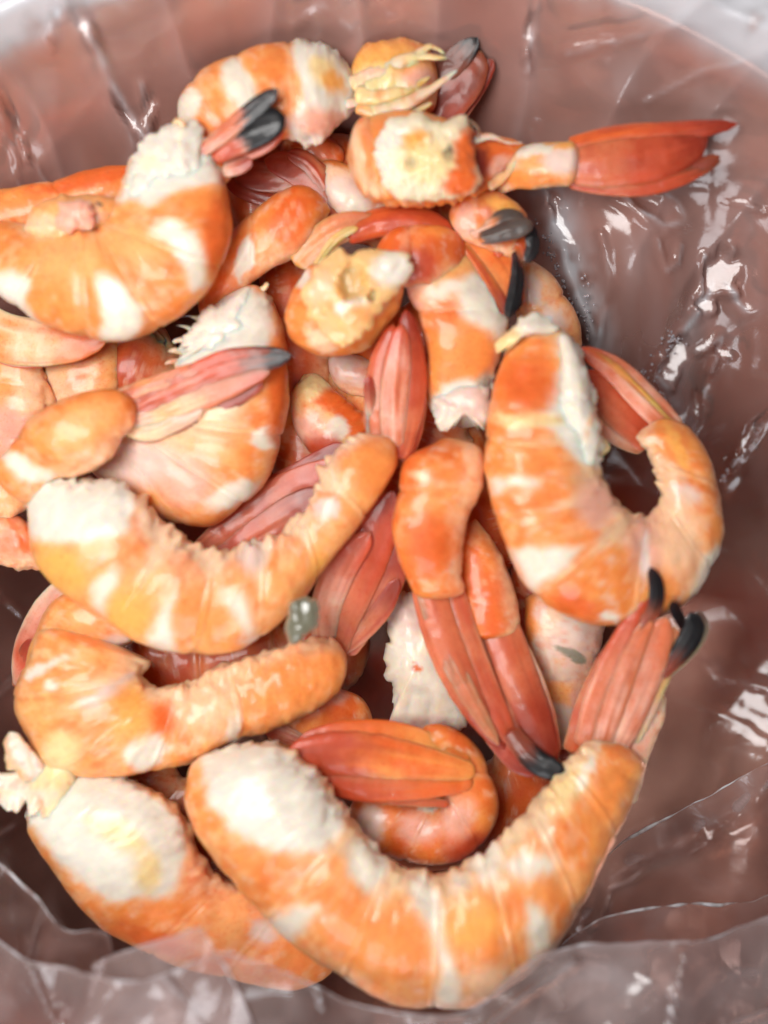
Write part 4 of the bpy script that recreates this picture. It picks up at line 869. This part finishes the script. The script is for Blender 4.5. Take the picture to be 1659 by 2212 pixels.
s.fin([(1010, 1665), (870, 1642), (750, 1628), (612, 1632)], 52, -5, 25, base='O', base2='o', tip=[('R', .4, .75)], prof=(.35, .6), flat=.3)
s.fin([(1005, 1690), (880, 1692), (770, 1690), (640, 1665)], 42, -20, 10, base='t', base2='O', tip=[('R', .35, .8)], prof=(.4, .5), flat=.3)
s.fin([(950, 1735), (870, 1728), (790, 1715), (700, 1700)], 15, -25, 0, base='t', base2='R', tip=[('R', .4, 1)])

# --- bottom left shrimp
s = Shrimp('shrimp in the lower left corner, belly up with broad white meat', 260, 1860, -80)
s.body([(38, 1745, 110, 1655, -70), (80, 1830, 270, 1680, -60), (150, 1930, 385, 1745, -60), (235, 2015, 440, 1860, -60), (350, 2075, 500, 1910, -70), (470, 2105, 600, 1950, -80), (590, 2135, 680, 2010, -95), (680, 2145, 750, 2060, -110)],
       base='o', base2='o', segs=(.55, .75), caps=(.3, .3), ragged=6, patches=[('m', [(25, 1740), (110, 1640), (270, 1670), (400, 1790), (395, 1880), (370, 1935), (230, 1950), (150, 1880)]), ('c', 250, 1800, 60, 24, 30, .6), ('c', 320, 1880, 30, 40, 0, .6), ('l', 500, 1990, 40, 60, 30, .6), ('K', 570, 2010, 34, 26, 40, .5), ('O', 330, 2030, 90, 24, 20, .5)])
s.body([(185, 1655, 120, 1800, -35), (130, 1632, 85, 1760, -25), (70, 1652, 55, 1738, -30), (10, 1668, 5, 1732, -30), (-60, 1660, -60, 1718, -40)], name='leg_base', base='m', base2='c', vent='m', ragged=22, lump=6, mat=M_MEAT, flat=.5)
s.body([(112, 1668, 60, 1706, -20), (82, 1634, 40, 1672, 0), (52, 1600, 14, 1634, 12), (36, 1572, 4, 1590, 16)], name='leg', base='m', base2='K', vent='c', ragged=14, lump=6, mat=M_MEAT, flat=.6, caps=(.2, .5))

# --- the large bottom shrimp
s = Shrimp('largest shrimp, arched along the bottom with its tail rising at the right', 900, 1980, 20)
s.body([(385, 1690, 440, 1612, 0), (405, 1760, 590, 1608, 15), (455, 1850, 690, 1670, 25), (540, 1950, 745, 1745, 30), (640, 2045, 790, 1810, 35), (750, 2120, 845, 1862, 35), (860, 2172, 905, 1885, 35), (980, 2180, 970, 1885, 30), (1090, 2145, 1035, 1850, 25), (1180, 2068, 1095, 1800, 20), (1250, 1970, 1148, 1742, 15), (1308, 1855, 1195, 1680, 10), (1355, 1755, 1238, 1630, 0), (1388, 1660, 1270, 1598, -10), (1390, 1625, 1300, 1590, -20)],
       base='o', base2='l', segs=(.24, .37, .50, .63, .76, .88), caps=(.25, .15), scallop=.8, ragged=10, vent='c', lump=3.5, ventw=.42,
       patches=[('m', [(430, 1620), (480, 1595), (600, 1605), (690, 1670), (750, 1750), (740, 1800), (690, 1840), (640, 1850), (560, 1825), (500, 1790), (455, 1740)]),
                ('w', [(750, 1820), (800, 1810), (850, 1850), (840, 1900), (790, 1930), (750, 1890)], 7), ('w', [(590, 1990), (640, 1950), (690, 1960), (650, 2010), (600, 2060), (565, 2040), (565, 1990)], 7),
                ('w', [(880, 1890), (930, 1900), (960, 1960), (960, 2050), (1000, 2120), (990, 2190), (930, 2190), (960, 2100), (925, 2000), (890, 1960)], 8), ('w', [(970, 1890), (1020, 1890), (1010, 1960), (1020, 2010), (985, 2000)], 7),
                ('w', 1050, 1860, 34, 44, 0, .4), ('w', [(1130, 1830), (1190, 1850), (1190, 1880), (1140, 1910), (1090, 1870)], 8), ('w', [(1140, 1950), (1175, 1960), (1190, 2040), (1145, 2090), (1140, 2000)], 8),
                ('c', 1230, 1700, 30, 70, 35, .5), ('w', 1270, 1660, 14, 60, 30, .5), ('y', 1020, 1990, 60, 60, 0, .5), ('o', 830, 2030, 90, 70, 20, .5), ('o', 1310, 1720, 30, 80, 28, .4), ('p', 1050, 2120, 50, 40, 0, .6), ('w', 745, 2150, 40, 34, 20, .4)])
s.body([(1398, 1480, 1440, 1500, -40), (1372, 1560, 1428, 1570, -40), (1350, 1650, 1392, 1660, -35), (1345, 1730, 1372, 1740, -40)], name='shell_edge', base='K', base2='k', flat=.6, ragged=2)
s.fin([(1270, 1600), (1300, 1500), (1345, 1400), (1400, 1290)], 36, -10, 60, base='t', base2='k', tip=[('R', .4, .9)], prof=(.8, .4), flat=.4)
s.fin([(1240, 1610), (1265, 1530), (1300, 1450), (1345, 1360)], 26, -30, 10, base='t', base2='R', prof=(.8, .4))
s.fin([(1330, 1600), (1370, 1510), (1405, 1430), (1440, 1330)], 40, -10, 50, base='t', base2='k', tip=[('t', .4, .9)], prof=(.8, .4), flat=.35)
s.fin([(1300, 1600), (1330, 1500), (1370, 1400), (1410, 1330)], 30, 10, 60, base='k', base2='t', tip=[('t', .4, .9)], prof=(.8, .4), flat=.35)
s.fin([(1375, 1590), (1410, 1500), (1440, 1420), (1458, 1350)], 24, -20, 30, base='l', base2='k', tip=[('t', .4, .9)])
s.fin([(1390, 1350), (1415, 1315), (1420, 1270), (1404, 1225)], 17, 62, 85, base='R', base2='r', tip=[('n', .1, .35), ('b', .3, .6)], label='pointed black fin tip', prof=(.6, .5))
s.fin([(1440, 1450), (1478, 1400), (1500, 1355), (1490, 1322)], 25, 35, 55, base='n', base2='r', tip=[('b', .1, .5)], label='broad black fin tip with pale rim', prof=(.35, .6), flat=.3)
s.fin([(1440, 1460), (1490, 1405), (1518, 1355), (1505, 1318)], 16, 28, 48, base='g', base2='c', tip=[('e', .3, 1)], prof=(.3, .6))
s.fin([(1475, 1350), (1460, 1320), (1452, 1298)], 13, 50, 66, base='b', base2='b', tip=[('b', .1, .4)])

# torn membrane and swimming-leg remains along the bellies
by = {o['label']: o for o in COL.objects if o.get('category') == 'shrimp'}
def shreds(word, items):
    root = next(o for l, o in by.items() if word in l)
    s = Shrimp.__new__(Shrimp); s.root = root; s.o = np.array(root.location)
    for (x, y, a, ln, rad, z, c1) in items:
        a = math.radians(a); dx, dy = math.cos(a), math.sin(a)
        s.leg([(x-dx*24, y-dy*24), (x+dx*ln*0.4-dy*5, y+dy*ln*0.4+dx*5), (x+dx*ln, y+dy*ln)], rad, z-18, z-8, c1, c1, name='torn_membrane')
shreds('ragged white head end, left', [(424, 690, 190, 34, 10, -40, 'm'), (410, 715, 200, 34, 9, -40, 'm'), (400, 740, 180, 28, 9, -40, 'm'), (395, 765, 190, 34, 9, -40, 'K'), (385, 785, 175, 30, 8, -45, 'k'), (560, 625, -40, 24, 10, -45, 'p')])
